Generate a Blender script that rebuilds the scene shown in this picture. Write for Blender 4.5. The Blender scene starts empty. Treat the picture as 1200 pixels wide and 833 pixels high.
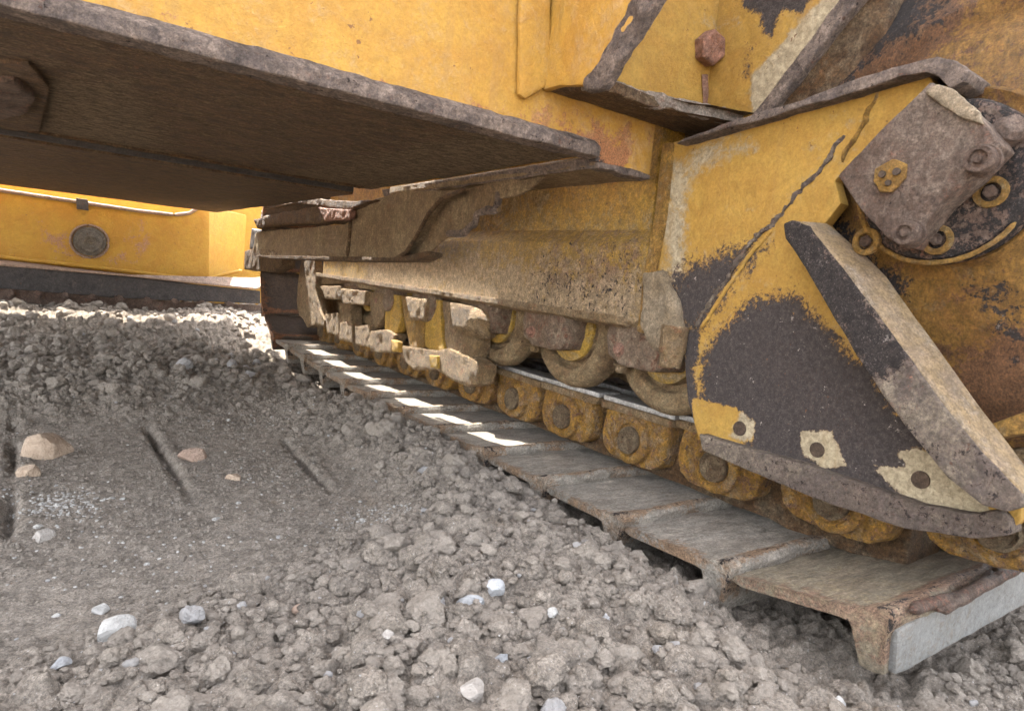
import bpy, bmesh, math, random
import numpy as np
from mathutils import Vector, Matrix, Euler

random.seed(7)
rng = np.random.default_rng(7)
scene = bpy.context.scene
COL = scene.collection

# ------------------------------------------------------------------ camera
# world axes: X to the outside of the machine, Y forward along the track, Z up; metres; eye at the origin
FPX, CX, CY = 772.5935, 600.0, 416.5
R3 = Matrix(((0.8182293, -0.0152488, -0.5746897),
             (-0.5665338, 0.1484528, -0.8105561),
             (0.0976743, 0.9888019, 0.1128295)))
cam_d = bpy.data.cameras.new("camera")
cam = bpy.data.objects.new("camera", cam_d)
COL.objects.link(cam)
cam.matrix_world = R3.to_4x4()
cam_d.sensor_width = 36.0
cam_d.lens = FPX / 1200.0 * 36.0
cam_d.clip_start = 0.02
cam_d.clip_end = 3000
scene.camera = cam

# ------------------------------------------------------------------ sky and sun
SUN = Vector((-0.060, 0.50, 0.86)).normalized()
world = bpy.data.worlds.new("World")
scene.world = world
world.use_nodes = True
wn = world.node_tree
bg = wn.nodes["Background"]
sky = wn.nodes.new("ShaderNodeTexSky")
sky.sky_type = 'NISHITA'
sky.sun_disc = False
sky.sun_elevation = math.asin(SUN.z)
sky.sun_rotation = math.atan2(SUN.x, SUN.y)
sky.dust_density = 3.0
hs = wn.nodes.new("ShaderNodeHueSaturation")      # hazy bright sky
hs.inputs["Saturation"].default_value = .30
wn.links.new(sky.outputs[0], hs.inputs["Color"])
wn.links.new(hs.outputs[0], bg.inputs[0])
bg.inputs[1].default_value = 0.15
sun_d = bpy.data.lights.new("sun", 'SUN')
sun_d.energy = 2.6
sun_d.angle = math.radians(0.5)
sun_d.color = (1.0, 0.95, 0.86)
sun = bpy.data.objects.new("sun", sun_d)
COL.objects.link(sun)
sun.rotation_euler = SUN.to_track_quat('Z', 'Y').to_euler()
sun.location = (0, 0, 8)
scene.view_settings.view_transform = 'Standard'
scene.view_settings.look = 'None'
scene.view_settings.gamma = 1.0
scene.view_settings.exposure = 3.5
scene.cycles.max_bounces = 10
scene.cycles.diffuse_bounces = 8


# ------------------------------------------------------------------ survey helper
def at(u, v, x=None, y=None, z=None):
    """point where the sight line through (u, v) of the survey photo meets a plane of the machine"""
    d = R3 @ Vector((u - CX, -(v - CY), -FPX))
    if x is not None:
        return d * (x / d.x)
    if y is not None:
        return d * (y / d.y)
    return d * (z / d.z)


# ------------------------------------------------------------------ numpy noise
def _hash(i, j, k, s):
    h = (i * 374761393 + j * 668265263 + k * 2147483647 + s * 974711) & 0xffffffff
    h = ((h ^ (h >> 13)) * 1274126177) & 0xffffffff
    h = ((h ^ (h >> 16)) * 2246822519) & 0xffffffff
    return ((h ^ (h >> 15)) & 0xffffff) / float(0xffffff)


def vnoise(P, s=0):
    P = np.asarray(P, dtype=np.float64)
    I = np.floor(P).astype(np.int64)
    F = P - I
    F = F * F * (3 - 2 * F)
    r = 0
    for a in (0, 1):
        wa = F[:, 0] if a else 1 - F[:, 0]
        for b in (0, 1):
            wb = F[:, 1] if b else 1 - F[:, 1]
            for c in (0, 1):
                wc = F[:, 2] if c else 1 - F[:, 2]
                r = r + wa * wb * wc * _hash(I[:, 0] + a, I[:, 1] + b, I[:, 2] + c, s)
    return r * 2 - 1


def fbm(P, octv=4, s=0):
    a, r, t = 1.0, 0, 0
    for o in range(octv):
        r = r + a * vnoise(P * (2.03 ** o) + 17.3 * o, s + o)
        t += a
        a *= 0.55
    return r / t


def worley(X, Y, cell, s=0, jit=0.9):
    """distance to nearest and second nearest jittered points (units of the cell)"""
    gx, gy = X / cell, Y / cell
    ix, iy = np.floor(gx).astype(np.int64), np.floor(gy).astype(np.int64)
    f1 = np.full(X.shape, 9.0)
    f2 = np.full(X.shape, 9.0)
    rr = np.zeros(X.shape)
    for a in (-1, 0, 1):
        for b in (-1, 0, 1):
            cx, cy = ix + a, iy + b
            px = cx + 0.5 + (_hash(cx, cy, 1, s) - .5) * jit
            py = cy + 0.5 + (_hash(cx, cy, 2, s) - .5) * jit
            d = np.hypot(px - gx, py - gy)
            h = _hash(cx, cy, 3, s)
            m = d < f1
            f2 = np.where(m, f1, np.minimum(f2, d))
            rr = np.where(m, h, rr)
            f1 = np.where(m, d, f1)
    return f1, f2, rr


# ------------------------------------------------------------------ materials
def mat_base(name):
    m = bpy.data.materials.new(name)
    m.use_nodes = True
    nt = m.node_tree
    b = nt.nodes["Principled BSDF"]
    return m, nt, b


class NB:
    def __init__(self, nt):
        self.nt = nt
        self.pos = nt.nodes.new("ShaderNodeNewGeometry").outputs["Position"]

    def n(self, t, **kw):
        x = self.nt.nodes.new(t)
        for k, v in kw.items():
            setattr(x, k, v)
        return x

    def set(self, sock, v):
        if isinstance(v, (int, float)):
            sock.default_value = v
        elif isinstance(v, tuple):
            sock.default_value = v if len(v) == 4 or sock.type == 'VECTOR' else (*v, 1)
        else:
            self.nt.links.new(v, sock)

    def scaled(self, sc):
        m = self.n("ShaderNodeVectorMath", operation='MULTIPLY')
        self.set(m.inputs[0], self.pos)
        m.inputs[1].default_value = sc
        return m.outputs[0]

    def noise(self, scale, detail=5, rough=.6, dist=0.0, vec=None, off=0):
        x = self.n("ShaderNodeTexNoise")
        v = vec or self.pos
        if off:
            a = self.n("ShaderNodeVectorMath", operation='ADD')
            self.set(a.inputs[0], v)
            a.inputs[1].default_value = (off, off * .7, off * 1.3)
            v = a.outputs[0]
        self.set(x.inputs["Vector"], v)
        x.inputs["Scale"].default_value = scale
        x.inputs["Detail"].default_value = detail
        x.inputs["Roughness"].default_value = rough
        x.inputs["Distortion"].default_value = dist
        return x.outputs[0]

    def vor(self, scale, feature='F1', vec=None, out="Distance"):
        x = self.n("ShaderNodeTexVoronoi", feature=feature)
        self.set(x.inputs["Vector"], vec or self.pos)
        x.inputs["Scale"].default_value = scale
        return x.outputs[out]

    def math(self, op, a, b=0.0, clamp=False):
        x = self.n("ShaderNodeMath", operation=op, use_clamp=clamp)
        self.set(x.inputs[0], a)
        self.set(x.inputs[1], b)
        return x.outputs[0]

    def ramp(self, v, lo, hi, a=0.0, b=1.0):
        x = self.n("ShaderNodeMapRange", interpolation_type='SMOOTHSTEP')
        self.set(x.inputs[0], v)
        x.inputs[1].default_value = lo
        x.inputs[2].default_value = hi
        x.inputs[3].default_value = a
        x.inputs[4].default_value = b
        return x.outputs[0]

    def mix(self, f, a, b):
        x = self.n("ShaderNodeMix", data_type='RGBA')
        self.set(x.inputs[0], f)
        self.set(x.inputs[6], a)
        self.set(x.inputs[7], b)
        return x.outputs[2]

    def attr(self, name="wear"):
        x = self.n("ShaderNodeAttribute", attribute_name=name)
        s = self.n("ShaderNodeSeparateColor")
        self.set(s.inputs[0], x.outputs["Color"])
        return s.outputs

    def bump(self, h, strength, dist, prev=None):
        x = self.n("ShaderNodeBump")
        x.inputs["Strength"].default_value = strength
        x.inputs["Distance"].default_value = dist
        self.set(x.inputs["Height"], h)
        if prev:
            self.set(x.inputs["Normal"], prev)
        return x.outputs[0]


MUD = (.40, .31, .20)
CREAM = (.52, .44, .29)
RUST = (.20, .085, .035)
DARK = (.038, .030, .027)


def machine_mat(name, base, base2=None, dust=.25, rust=.15, dark=0.0, dustcol=MUD, rustcol=RUST, darkcol=DARK,
                rough=.55, bump=.35, bscale=90, metal=0.0, pit=0.0, grain=(1, 1, 1), speck=.5, dustmax=.9, ms=1.0, ksoft=.022, kspeck=.65, crunch=1.0, streak=0.0):
    """layered surface: base coat, dust, rust and worn dark steel (dust, rust and dark are coverages from 0 to 1);
    the vertex layer 'wear' (R dark, G dust, B rust) adds shaped wear"""
    m, nt, b = mat_base(name)
    k = NB(nt)
    base2 = base2 or tuple(c * .8 for c in base)
    A = k.attr()
    gv = k.scaled(grain)
    mid = k.noise(14 * ms ** .5, 8, .68, .6, off=3, vec=gv)
    fine = k.noise(95, 7, .75, .3, off=9, vec=gv)
    vfine = k.noise(380, 5, .8, off=5, vec=gv)

    def cover(cov, att, gain, cs, fs, off, soft, cw=.55, dist=.8):
        v = k.math('ADD', k.math('MULTIPLY', k.noise(cs, 8, .68, dist, off=off), cw), k.math('MULTIPLY', k.noise(fs, 6, .75, .4, off=off + 7), 1 - cw))
        v = k.math('ADD', v, k.math('MULTIPLY', att, gain))
        t = .5 + .19 * (1 - 2 * cov)
        return k.ramp(v, t - soft, t + soft)

    col = k.mix(k.ramp(mid, .36, .64), base, base2)
    col = k.mix(k.ramp(fine, .44, .64, 0, min(1, speck * 1.25)), col, tuple(c * .58 for c in base))
    col = k.mix(k.ramp(fine, .46, .30, 0, speck * .6), col, tuple(min(1, c * 1.3 + .015) for c in base))
    # thin film of dust everywhere, thicker in patches
    rm = cover(rust, A[2], .36, 11 * ms, 110, 23, .030)
    rc = k.mix(k.ramp(vfine, .38, .62), tuple(c * .8 for c in rustcol), tuple(min(1, c * 1.9) for c in rustcol))
    col = k.mix(rm, col, rc)
    dm = cover(dust, A[1], .40, 7 * ms, 75, 13, .085)
    dc = k.mix(k.ramp(fine, .38, .64), tuple(c * .72 for c in dustcol), tuple(min(1, c * 1.28) for c in dustcol))
    dc = k.mix(k.ramp(vfine, .58, .70, 0, .5), dc, tuple(c * .45 for c in dustcol))
    col = k.mix(k.math('MULTIPLY', dm, dustmax), col, dc)
    km = cover(dark, A[0], .40, 26 * ms ** .4, 150, 33, ksoft, .5, 1.4)
    kc = k.mix(k.ramp(k.noise(120, 7, .85, .2, off=59), .42, .66), darkcol, tuple(min(1, c * 2.1) for c in darkcol))
    kc = k.mix(k.ramp(vfine, .56, .66, 0, kspeck), kc, (.36, .30, .27))
    kc = k.mix(k.ramp(k.noise(38, 6, .8, off=61), .62, .68, 0, .75), kc, (.50, .43, .38))
    hal = cover(dark, A[0], .46, 26 * ms ** .4, 150, 33, .05, .5, 1.4)
    col = k.mix(k.math('MULTIPLY', hal, .55), col, tuple(c * .9 for c in rustcol))
    col = k.mix(km, col, kc)
    # scratches
    sc1 = k.noise(14, 3, .6, 2.5, vec=k.scaled((1.0, 9.0, 1.2)), off=70)
    scm = k.ramp(k.math('ABSOLUTE', k.math('SUBTRACT', sc1, .5)), .004, .0, 0, .6)
    col = k.mix(k.math('MULTIPLY', scm, k.ramp(k.noise(5, 4, .6, off=72), .52, .60)), col, tuple(c * .9 for c in rustcol))
    if streak:
        sk = k.noise(30, 5, .65, .15, vec=k.scaled((1, 1, .07)), off=130)
        skm = k.math('MULTIPLY', k.ramp(sk, .50, .66), k.ramp(k.noise(3.5, 4, .6, off=133), .42, .60))
        col = k.mix(k.math('MULTIPLY', k.math('MULTIPLY', skm, streak), k.math('SUBTRACT', 1.0, km)), col, tuple(.5 * c + .5 * d for c, d in zip(base, (.24, .14, .07))))
    # small chips
    ch = k.ramp(k.noise(70, 5, .6, .2, off=90), .665, .685, 0, .8)
    col = k.mix(k.math('MULTIPLY', ch, k.ramp(k.noise(8, 3, .6, off=92), .46, .58)), col, tuple(c * .7 for c in rustcol))
    g1 = k.noise(210, 6, .85, .2, off=110)
    g = k.math('MULTIPLY', k.ramp(g1, .36, .64, 1 - .34 * crunch, 1 + .30 * crunch), k.ramp(k.noise(48, 6, .8, .5, off=120, vec=gv), .36, .64, 1 - .25 * crunch, 1 + .20 * crunch))
    sm = k.n("ShaderNodeVectorMath", operation='SCALE')
    k.set(sm.inputs[0], col)
    k.set(sm.inputs["Scale"], g)
    col = sm.outputs[0]
    k.set(b.inputs["Base Color"], col)
    k.set(b.inputs["Roughness"], k.ramp(k.math('ADD', dm, km), 0, 1, rough, .9))
    b.inputs["Metallic"].default_value = metal
    b.inputs["Specular IOR Level"].default_value = .35
    h = k.math('ADD', k.math('MULTIPLY', fine, .8), k.math('MULTIPLY', mid, 1.2))
    nrm = k.bump(h, min(1, bump * 1.5), .024)
    h2 = k.math('ADD', vfine, k.math('ADD', k.math('MULTIPLY', rm, .5), k.math('SUBTRACT', dm, k.math('MULTIPLY', km, .6))))
    nrm = k.bump(h2, min(1.0, bump * 1.6), .007, nrm)
    if pit:
        nrm = k.bump(k.noise(bscale, 7, .85, .8, vec=gv, off=80), min(1, pit * 1.3), .03, nrm)
    k.set(b.inputs["Normal"], nrm)
    return m


YEL = (.41, .228, .038)
YEL2 = (.37, .188, .030)
M = {}
PINK = (.24, .115, .075)
M['yellow'] = machine_mat('yellow_paint', YEL, YEL2, dust=.34, rust=.09, dark=0.02, streak=.5, dustcol=(.40, .27, .14), speck=.25, bump=.25, dustmax=.6, crunch=.28)
M['orange'] = machine_mat('orange_paint', (.40, .2, .03), (.38, .16, .03), dust=.1, rust=.2, dark=.03, bump=.5)
M['ydusty'] = machine_mat('dusty_yellow_paint', (.58, .35, .06), (.52, .29, .05), dust=.26, rust=.12, dark=.03, bump=.5, dustcol=(.44, .34, .19), ms=1.6)
M['yplate'] = machine_mat('worn_yellow_paint', (.43, .255, .052), (.385, .21, .040), dust=.18, rust=.06, dark=0, streak=.45, speck=.25, bump=.35, dustcol=(.38, .32, .22), dustmax=.9, ksoft=.05, kspeck=.25, ms=1.3, crunch=.38)
M['ycase'] = machine_mat('rough_yellow_casting', (.44, .23, .05), (.34, .16, .04), dust=.16, rust=.34, dark=.10,
                         rustcol=(.17, .08, .035), bump=.9, pit=.9, bscale=150, grain=(1, 1, .6), speck=.9, ms=1.6)
M['belly'] = machine_mat('rusty_belly_steel', (.25, .135, .058), (.13, .066, .028), dust=.42, rust=.25, dark=.08,
                         dustcol=(.30, .215, .13), rough=.55, ms=2.6, bump=.9, pit=.7, bscale=80, grain=(.6, 1, 1), speck=.9, crunch=1.4)
M['worn'] = machine_mat('scuffed_edge_steel', (.235, .18, .155), (.15, .115, .10), dust=.50, rust=.26, dark=.24,
                        ms=2.2, dustcol=(.44, .335, .27), rustcol=PINK, bump=1.0, pit=.6, speck=.7)
M['rib'] = machine_mat('worn_rib_steel', (.24, .18, .14), (.17, .13, .11), dust=.36, rust=.22, dark=.30,
                       dustcol=(.42, .34, .25), rustcol=PINK, bump=.9, pit=.4, speck=.7)
M['ribtan'] = machine_mat('dusty_rib_paint', (.31, .215, .11), (.27, .195, .13), dust=.35, rust=.05, dark=.02,
                          dustcol=(.36, .29, .22), bump=.4, speck=.3)
M['iron'] = machine_mat('brown_iron', (.26, .17, .125), (.19, .12, .085), dust=.30, rust=.30, dark=.18,
                        dustcol=(.42, .32, .25), rustcol=PINK, bump=1.0, pit=.8, bscale=60, speck=.7)
M['rbolt'] = machine_mat('rusty_bolt', (.48, .25, .17), (.36, .17, .11), dust=.25, rust=.3, dark=.08, bump=.9, dustcol=(.55, .36, .27),
                         rustcol=(.24, .10, .05))
M['muddy'] = machine_mat('mud_caked_steel', (.48, .315, .15), (.34, .21, .10), dust=.40, rust=.36, dark=.24,
                         dustcol=(.62, .45, .28), rustcol=(.29, .14, .065), bump=1.0, pit=.8, bscale=60, speck=.8, ms=2.6)
M['frame'] = machine_mat('caked_frame_paint', (.58, .345, .065), (.50, .29, .06), dust=.32, rust=.14, dark=.10, dustcol=(.56, .41, .26),
                         rustcol=(.26, .15, .08), bump=.8, pit=.4, bscale=120, speck=.7, ms=2.0)
M['pin'] = machine_mat('muddy_pin_steel', (.30, .20, .11), (.22, .14, .08), dust=.45, rust=.3, dark=.25, dustcol=(.44, .33, .2), bump=1.0, pit=.8, ms=4)
M['cap'] = machine_mat('pinkish_cap_casting', (.42, .285, .19), (.31, .20, .13), dust=.42, rust=.40, dark=.20, dustcol=(.55, .42, .29), rustcol=(.25, .12, .07), bump=1.0, pit=.9, bscale=90, speck=.8, ms=3)
M['crust'] = machine_mat('crusted_lip', (.52, .40, .30), (.42, .29, .21), dust=.65, rust=.35, dark=.12, dustcol=(.54, .45, .37), rustcol=(.28, .14, .09), bump=1.0, pit=.9, ms=4)
M['ymud'] = machine_mat('mud_caked_yellow', (.62, .35, .08), (.42, .22, .06), dust=.30, rust=.22, dark=.08,
                        dustcol=(.58, .44, .25), rustcol=(.30, .15, .06), bump=.9, pit=.8, bscale=60, speck=.7, ms=2.6)
M['link'] = machine_mat('crusted_track_link', (.68, .36, .06), (.44, .22, .07), dust=.34, rust=.38, dark=.28,
                        dustcol=(.60, .43, .26), rustcol=(.26, .13, .07), darkcol=(.14, .10, .095), bump=1.0, pit=1.0, bscale=90, speck=.9, ms=3.2)
M['roller'] = machine_mat('roller_steel', (.56, .37, .19), (.40, .25, .13), dust=.44, rust=.24, dark=.08,
                          dustcol=(.62, .47, .27), bump=.9, pit=.7, speck=.8, ms=3)
M['hub'] = machine_mat('roller_hub_paint', (.55, .34, .06), (.48, .28, .05), dust=.42, rust=.08, bump=.4)
M['arm'] = machine_mat('muddy_arm_steel', (.46, .31, .17), (.33, .215, .12), dust=.42, rust=.24, dark=.10,
                       dustcol=(.56, .43, .26), rustcol=(.24, .13, .06), bump=1.0, pit=.6, speck=.8)
M['shoe'] = machine_mat('track_shoe_steel', (.47, .41, .34), (.39, .325, .26), dust=.38, rust=.10, dark=.03,
                        dustcol=(.54, .475, .39), rustcol=(.28, .18, .11), bump=.55, ms=1.6, rough=.5, grain=(.4, 1, 1), speck=.5)
M['shoerear'] = machine_mat('near_shoe_steel', (.42, .35, .25), (.34, .26, .18), dust=.30, rust=.16, dark=.05,
                            dustcol=(.44, .35, .22), rustcol=(.24, .15, .10), bump=.6, grain=(.25, 1, 1), speck=.7)
M['grouser'] = machine_mat('polished_grouser_steel', (.40, .385, .36), (.33, .315, .29), dust=.30, rust=.04, dark=.0,
                           dustcol=(.36, .31, .25), rustcol=(.26, .18, .13), rough=.5, bump=.5, metal=.15, speck=.4, crunch=.4)
M['shoe_hole_dark'] = machine_mat('dark_shoe_and_hole_shade', (.12, .08, .052), (.10, .065, .045), dust=.15, rust=.1,
                            dustcol=(.2, .15, .1), bump=.5)  # front shoes; also stands in for the shade inside holes
M['rail'] = machine_mat('polished_rail', (.55, .53, .50), (.42, .40, .38), dust=.12, rust=.08, rough=.3, metal=.7, bump=.2, speck=.4)
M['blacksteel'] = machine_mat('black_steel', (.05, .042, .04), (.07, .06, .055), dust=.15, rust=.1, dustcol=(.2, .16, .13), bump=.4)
M['bladeyel'] = machine_mat('blade_yellow', (.50, .285, .036), (.46, .235, .03), dust=.1, rust=.06, dark=0, bump=.3, rustcol=(.30, .16, .09), speck=.12, crunch=.25)
M['lippink'] = machine_mat('scuffed_flange', (.36, .24, .17), (.30, .2, .15), dust=.3, rust=.05, bump=.4)
M['silver'] = machine_mat('bolt_steel', (.22, .19, .15), (.16, .13, .10), dust=.3, rust=.1, dark=.1, bump=.6)
M['patch'] = machine_mat('dried_mud_patch', (.50, .38, .25), (.42, .31, .19), dust=.4, rust=.1, bump=.8, dark=0, pit=.5, dustcol=(.58, .46, .32), speck=.6)


def soil_mat(name, base, lite, per_island=False, bstr=.9):
    m, nt, b = mat_base(name)
    k = NB(nt)
    n1 = k.noise(7, 6, .65, .5)
    n2 = k.noise(55, 7, .75, .3, off=4)
    n3 = k.noise(320, 5, .75, off=8)
    col = k.mix(k.ramp(n1, .3, .7), base, tuple(c * .82 for c in base))
    col = k.mix(k.ramp(n2, .35, .75, 0, .8), col, lite)
    col = k.mix(k.ramp(n3, .25, .42, .35, 0), col, tuple(c * .55 for c in base))
    col = k.mix(k.ramp(k.noise(240, 2, .5, off=14), .68, .74, 0, .75), col, (.62, .59, .56))
    # warm stain patches
    col = k.mix(k.ramp(k.noise(4.5, 5, .7, .8, off=31), .58, .75, 0, .55), col, (base[0] * .95, base[1] * .84, base[2] * .70))
    g = k.math('MULTIPLY', k.ramp(k.noise(260, 6, .85, .2, off=110), .38, .62, .62, 1.30), k.ramp(k.noise(34, 6, .75, .4, off=120), .38, .62, .78, 1.18))
    sm = k.n("ShaderNodeVectorMath", operation='SCALE')
    k.set(sm.inputs[0], col)
    k.set(sm.inputs["Scale"], g)
    col = sm.outputs[0]
    if per_island:
        r = nt.nodes.new("ShaderNodeNewGeometry").outputs["Random Per Island"]
        col = k.mix(k.ramp(r, .0, 1.0, 0, .55), col, lite)
        col = k.mix(k.ramp(r, .985, .99, 0, .6), col, (.50, .49, .49))
    k.set(b.inputs["Base Color"], col)
    b.inputs["Roughness"].default_value = .95
    b.inputs["Specular IOR Level"].default_value = .15
    nrm = k.bump(n2, .7, .014)
    nrm = k.bump(n3, 1, .008, nrm)
    nrm = k.bump(k.noise(900, 3, .7, off=19), .7, .0012, nrm)
    k.set(b.inputs["Normal"], nrm)
    return m


SOIL = (.285, .238, .192)
SOIL_L = (.42, .358, .297)
M['soil'] = soil_mat('dry_soil', tuple(c * 1.16 for c in SOIL), tuple(c * 1.0 for c in SOIL_L))
M['clod'] = soil_mat('dry_soil_clod', SOIL, SOIL_L, True)


def rock_mat(name, base, lite):
    m, nt, b = mat_base(name)
    k = NB(nt)
    n1 = k.noise(30, 6, .7, .8)
    n2 = k.noise(200, 5, .7, off=4)
    st = k.noise(26, 4, .6, .6, vec=k.scaled((1, 1, 5)), off=11)
    col = k.mix(k.ramp(n1, .3, .7), base, lite)
    col = k.mix(k.ramp(st, .5, .6, 0, .35), col, tuple(c * .7 for c in base))
    col = k.mix(k.ramp(n2, .3, .45, .3, 0), col, tuple(c * .6 for c in base))
    k.set(b.inputs["Base Color"], col)
    b.inputs["Roughness"].default_value = .88
    nrm = k.bump(n1, 1, .010)
    nrm = k.bump(n2, 1, .004, nrm)
    k.set(b.inputs["Normal"], nrm)
    return m


M['rock_tan'] = rock_mat('tan_stone', (.38, .27, .185), (.50, .38, .275))
M['rock_white'] = rock_mat('white_stone', (.41, .385, .35), (.53, .505, .47))
M['rock_blue'] = rock_mat('bluish_white_stone', (.33, .325, .32), (.46, .455, .455))
M['rock_pink'] = rock_mat('pinkish_stone', (.40, .27, .20), (.50, .36, .27))
M['rock_grey2'] = rock_mat('pale_gravel', (.36, .335, .30), (.48, .45, .41))
M['rock_grey'] = rock_mat('grey_stone', (.34, .30, .26), (.45, .40, .35))

# ------------------------------------------------------------------ builders
WPOS = {}


def tag(o, label=None, cat=None, group=None, kind=None):
    for kk, v in (('label', label), ('category', cat), ('group', group), ('kind', kind)):
        if v:
            o[kk] = v
    return o


def empty(name, loc, parent=None):
    o = bpy.data.objects.new(name, None)
    o.empty_display_size = .1
    COL.objects.link(o)
    o.location = loc
    WPOS[o] = Vector(loc)
    return o


def finish(name, bm, mat, parent=None, origin=None, sharp=35, extra=None):
    """world-space bmesh -> ONE object with its origin at `origin`, parented to parent"""
    if origin is None:
        cs = [v.co for v in bm.verts]
        origin = sum(cs, Vector()) / max(1, len(cs))
    origin = Vector(origin)
    bmesh.ops.translate(bm, verts=bm.verts, vec=-origin)
    me = bpy.data.meshes.new(name)
    bm.to_mesh(me)
    bm.free()
    me.polygons.foreach_set('use_smooth', np.ones(len(me.polygons), dtype=bool))
    me.set_sharp_from_angle(angle=math.radians(sharp))
    for mm in (mat if isinstance(mat, (list, tuple)) else [mat]):
        me.materials.append(M[mm])
    o = bpy.data.objects.new(name, me)
    COL.objects.link(o)
    WPOS[o] = origin
    if parent:
        o.parent = parent
        o.location = origin - WPOS[parent]
    else:
        o.location = origin
    return o


def copy_tree(o, loc, rot=None, parent=None):
    c = o.copy()
    COL.objects.link(c)
    c.parent = parent
    c.location = Vector(loc) - (WPOS[parent] if parent else Vector())
    if rot:
        c.rotation_euler = rot
    WPOS[c] = Vector(loc)
    for ch in list(o.children):
        d = ch.copy()
        COL.objects.link(d)
        d.parent = c
    return c


def tess(bm, L):
    bmesh.ops.triangulate(bm, faces=bm.faces)
    for _ in range(7):
        e = [x for x in bm.edges if x.calc_length() > L * 1.4]
        if not e or len(bm.faces) > 60000:
            break
        bmesh.ops.subdivide_edges(bm, edges=e, cuts=1)
        bmesh.ops.triangulate(bm, faces=[f for f in bm.faces if len(f.verts) > 3])


def roughen(bm, amp, sc, s=0, octv=3):
    if not amp:
        return
    P = np.array([v.co[:] for v in bm.verts])
    D = np.stack([fbm(P * sc, octv, s + 10 * q) for q in range(3)], 1) * amp
    for v, d in zip(bm.verts, D):
        v.co += Vector(d)


def bevel(bm, w, seg=2, ang=30):
    if not w:
        return
    e = [x for x in bm.edges if len(x.link_faces) == 2 and x.calc_face_angle(0) > math.radians(ang)]
    bmesh.ops.bevel(bm, geom=e, offset=w, segments=seg, affect='EDGES', clamp_overlap=True, profile=.6)


def prism_bm(pts, d, bev=.004, L=None, amp=0, sc=20, seg=2, s=0):
    bm = bmesh.new()
    vs = [bm.verts.new(p) for p in pts]
    f = bm.faces.new(vs)
    r = bmesh.ops.extrude_face_region(bm, geom=[f])
    bmesh.ops.translate(bm, verts=[g for g in r['geom'] if isinstance(g, bmesh.types.BMVert)], vec=Vector(d))
    bmesh.ops.recalc_face_normals(bm, faces=bm.faces)
    bevel(bm, bev, seg)
    if L:
        tess(bm, L)
        roughen(bm, amp, sc, s)
    return bm


def prism(name, pts, d, mat, parent, **kw):
    origin = kw.pop('origin', None)
    return finish(name, prism_bm(pts, d, **kw), mat, parent, origin)


def box(name, lo, hi, mat, parent, **kw):
    x0, y0, z0 = lo
    x1, y1, z1 = hi
    return prism(name, [Vector((x0, y0, z0)), Vector((x1, y0, z0)), Vector((x1, y1, z0)), Vector((x0, y1, z0))],
                 (0, 0, z1 - z0), mat, parent, **kw)


def lathe_bm(c, axis, prof, n=40, close=True):
    """prof: list of (along axis, radius) measured from c"""
    axis = Vector(axis).normalized()
    a = axis.orthogonal().normalized()
    b = axis.cross(a)
    bm = bmesh.new()
    rings = []
    for (t, r) in prof:
        p = Vector(c) + axis * t
        if r < 1e-5:
            rings.append([bm.verts.new(p)])
        else:
            rings.append([bm.verts.new(p + (a * math.cos(2 * math.pi * i / n) + b * math.sin(2 * math.pi * i / n)) * r) for i in range(n)])
    for r0, r1 in zip(rings, rings[1:]):
        for i in range(n):
            j = (i + 1) % n
            q = [r0[i % len(r0)], r0[j % len(r0)], r1[j % len(r1)], r1[i % len(r1)]]
            u = []
            for x in q:
                if x not in u:
                    u.append(x)
            if len(u) > 2:
                bm.faces.new(u)
    bmesh.ops.recalc_face_normals(bm, faces=bm.faces)
    return bm


def lathe(name, c, axis, prof, mat, parent, n=40, amp=0, sc=30, L=None, s=0):
    bm = lathe_bm(c, axis, prof, n)
    if L:
        tess(bm, L)
    roughen(bm, amp, sc, s)
    return finish(name, bm, mat, parent, c)


def hexbolt(name, c, axis, r, h, mat, parent, washer=True, amp=.0008, s=0):
    bm = lathe_bm(c, axis, [(h * .0, 0), (0, r), (h * .82, r), (h, r * .86), (h, 0)], 6)
    if washer:
        w = lathe_bm(c, axis, [(0, r * .9), (0, r * 1.35), (h * .22, r * 1.35), (h * .22, r * .9)], 24)
        me = bpy.data.meshes.new('tmp')
        w.to_mesh(me)
        bm.from_mesh(me)
        bpy.data.meshes.remove(me)
        w.free()
    bevel(bm, r * .07, 2, 40)
    tess(bm, r * .25)
    roughen(bm, amp, 120, s)
    return finish(name, bm, mat, parent, c)


def bead(name, pts, r, mat, parent, amp=.003, sc=60, x=None, n=8, s=0):
    pts = [Vector(p) for p in pts]
    res = []
    for a, b in zip(pts, pts[1:]):
        m = max(1, int((b - a).length / (r * 1.2)))
        res += [a.lerp(b, i / m) for i in range(m)]
    res.append(pts[-1])
    bm = bmesh.new()
    rings = []
    for i, p in enumerate(res):
        t = (res[min(i + 1, len(res) - 1)] - res[max(i - 1, 0)]).normalized()
        a = t.cross(Vector((1, 0, 0)))
        if a.length < .1:
            a = t.cross(Vector((0, 0, 1)))
        a.normalize()
        b = t.cross(a)
        e = .35 if i in (0, len(res) - 1) else 1
        rings.append([bm.verts.new(p + (a * math.cos(k * 2 * math.pi / n) + b * math.sin(k * 2 * math.pi / n)) * r * e) for k in range(n)])
    for r0, r1 in zip(rings, rings[1:]):
        for k in range(n):
            bm.faces.new((r0[k], r0[(k + 1) % n], r1[(k + 1) % n], r1[k]))
    bm.faces.new(rings[0])
    bm.faces.new(rings[-1])
    bmesh.ops.recalc_face_normals(bm, faces=bm.faces)
    tess(bm, r * .9)
    roughen(bm, amp, sc, s)
    return finish(name, bm, mat, parent, sharp=60)


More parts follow.
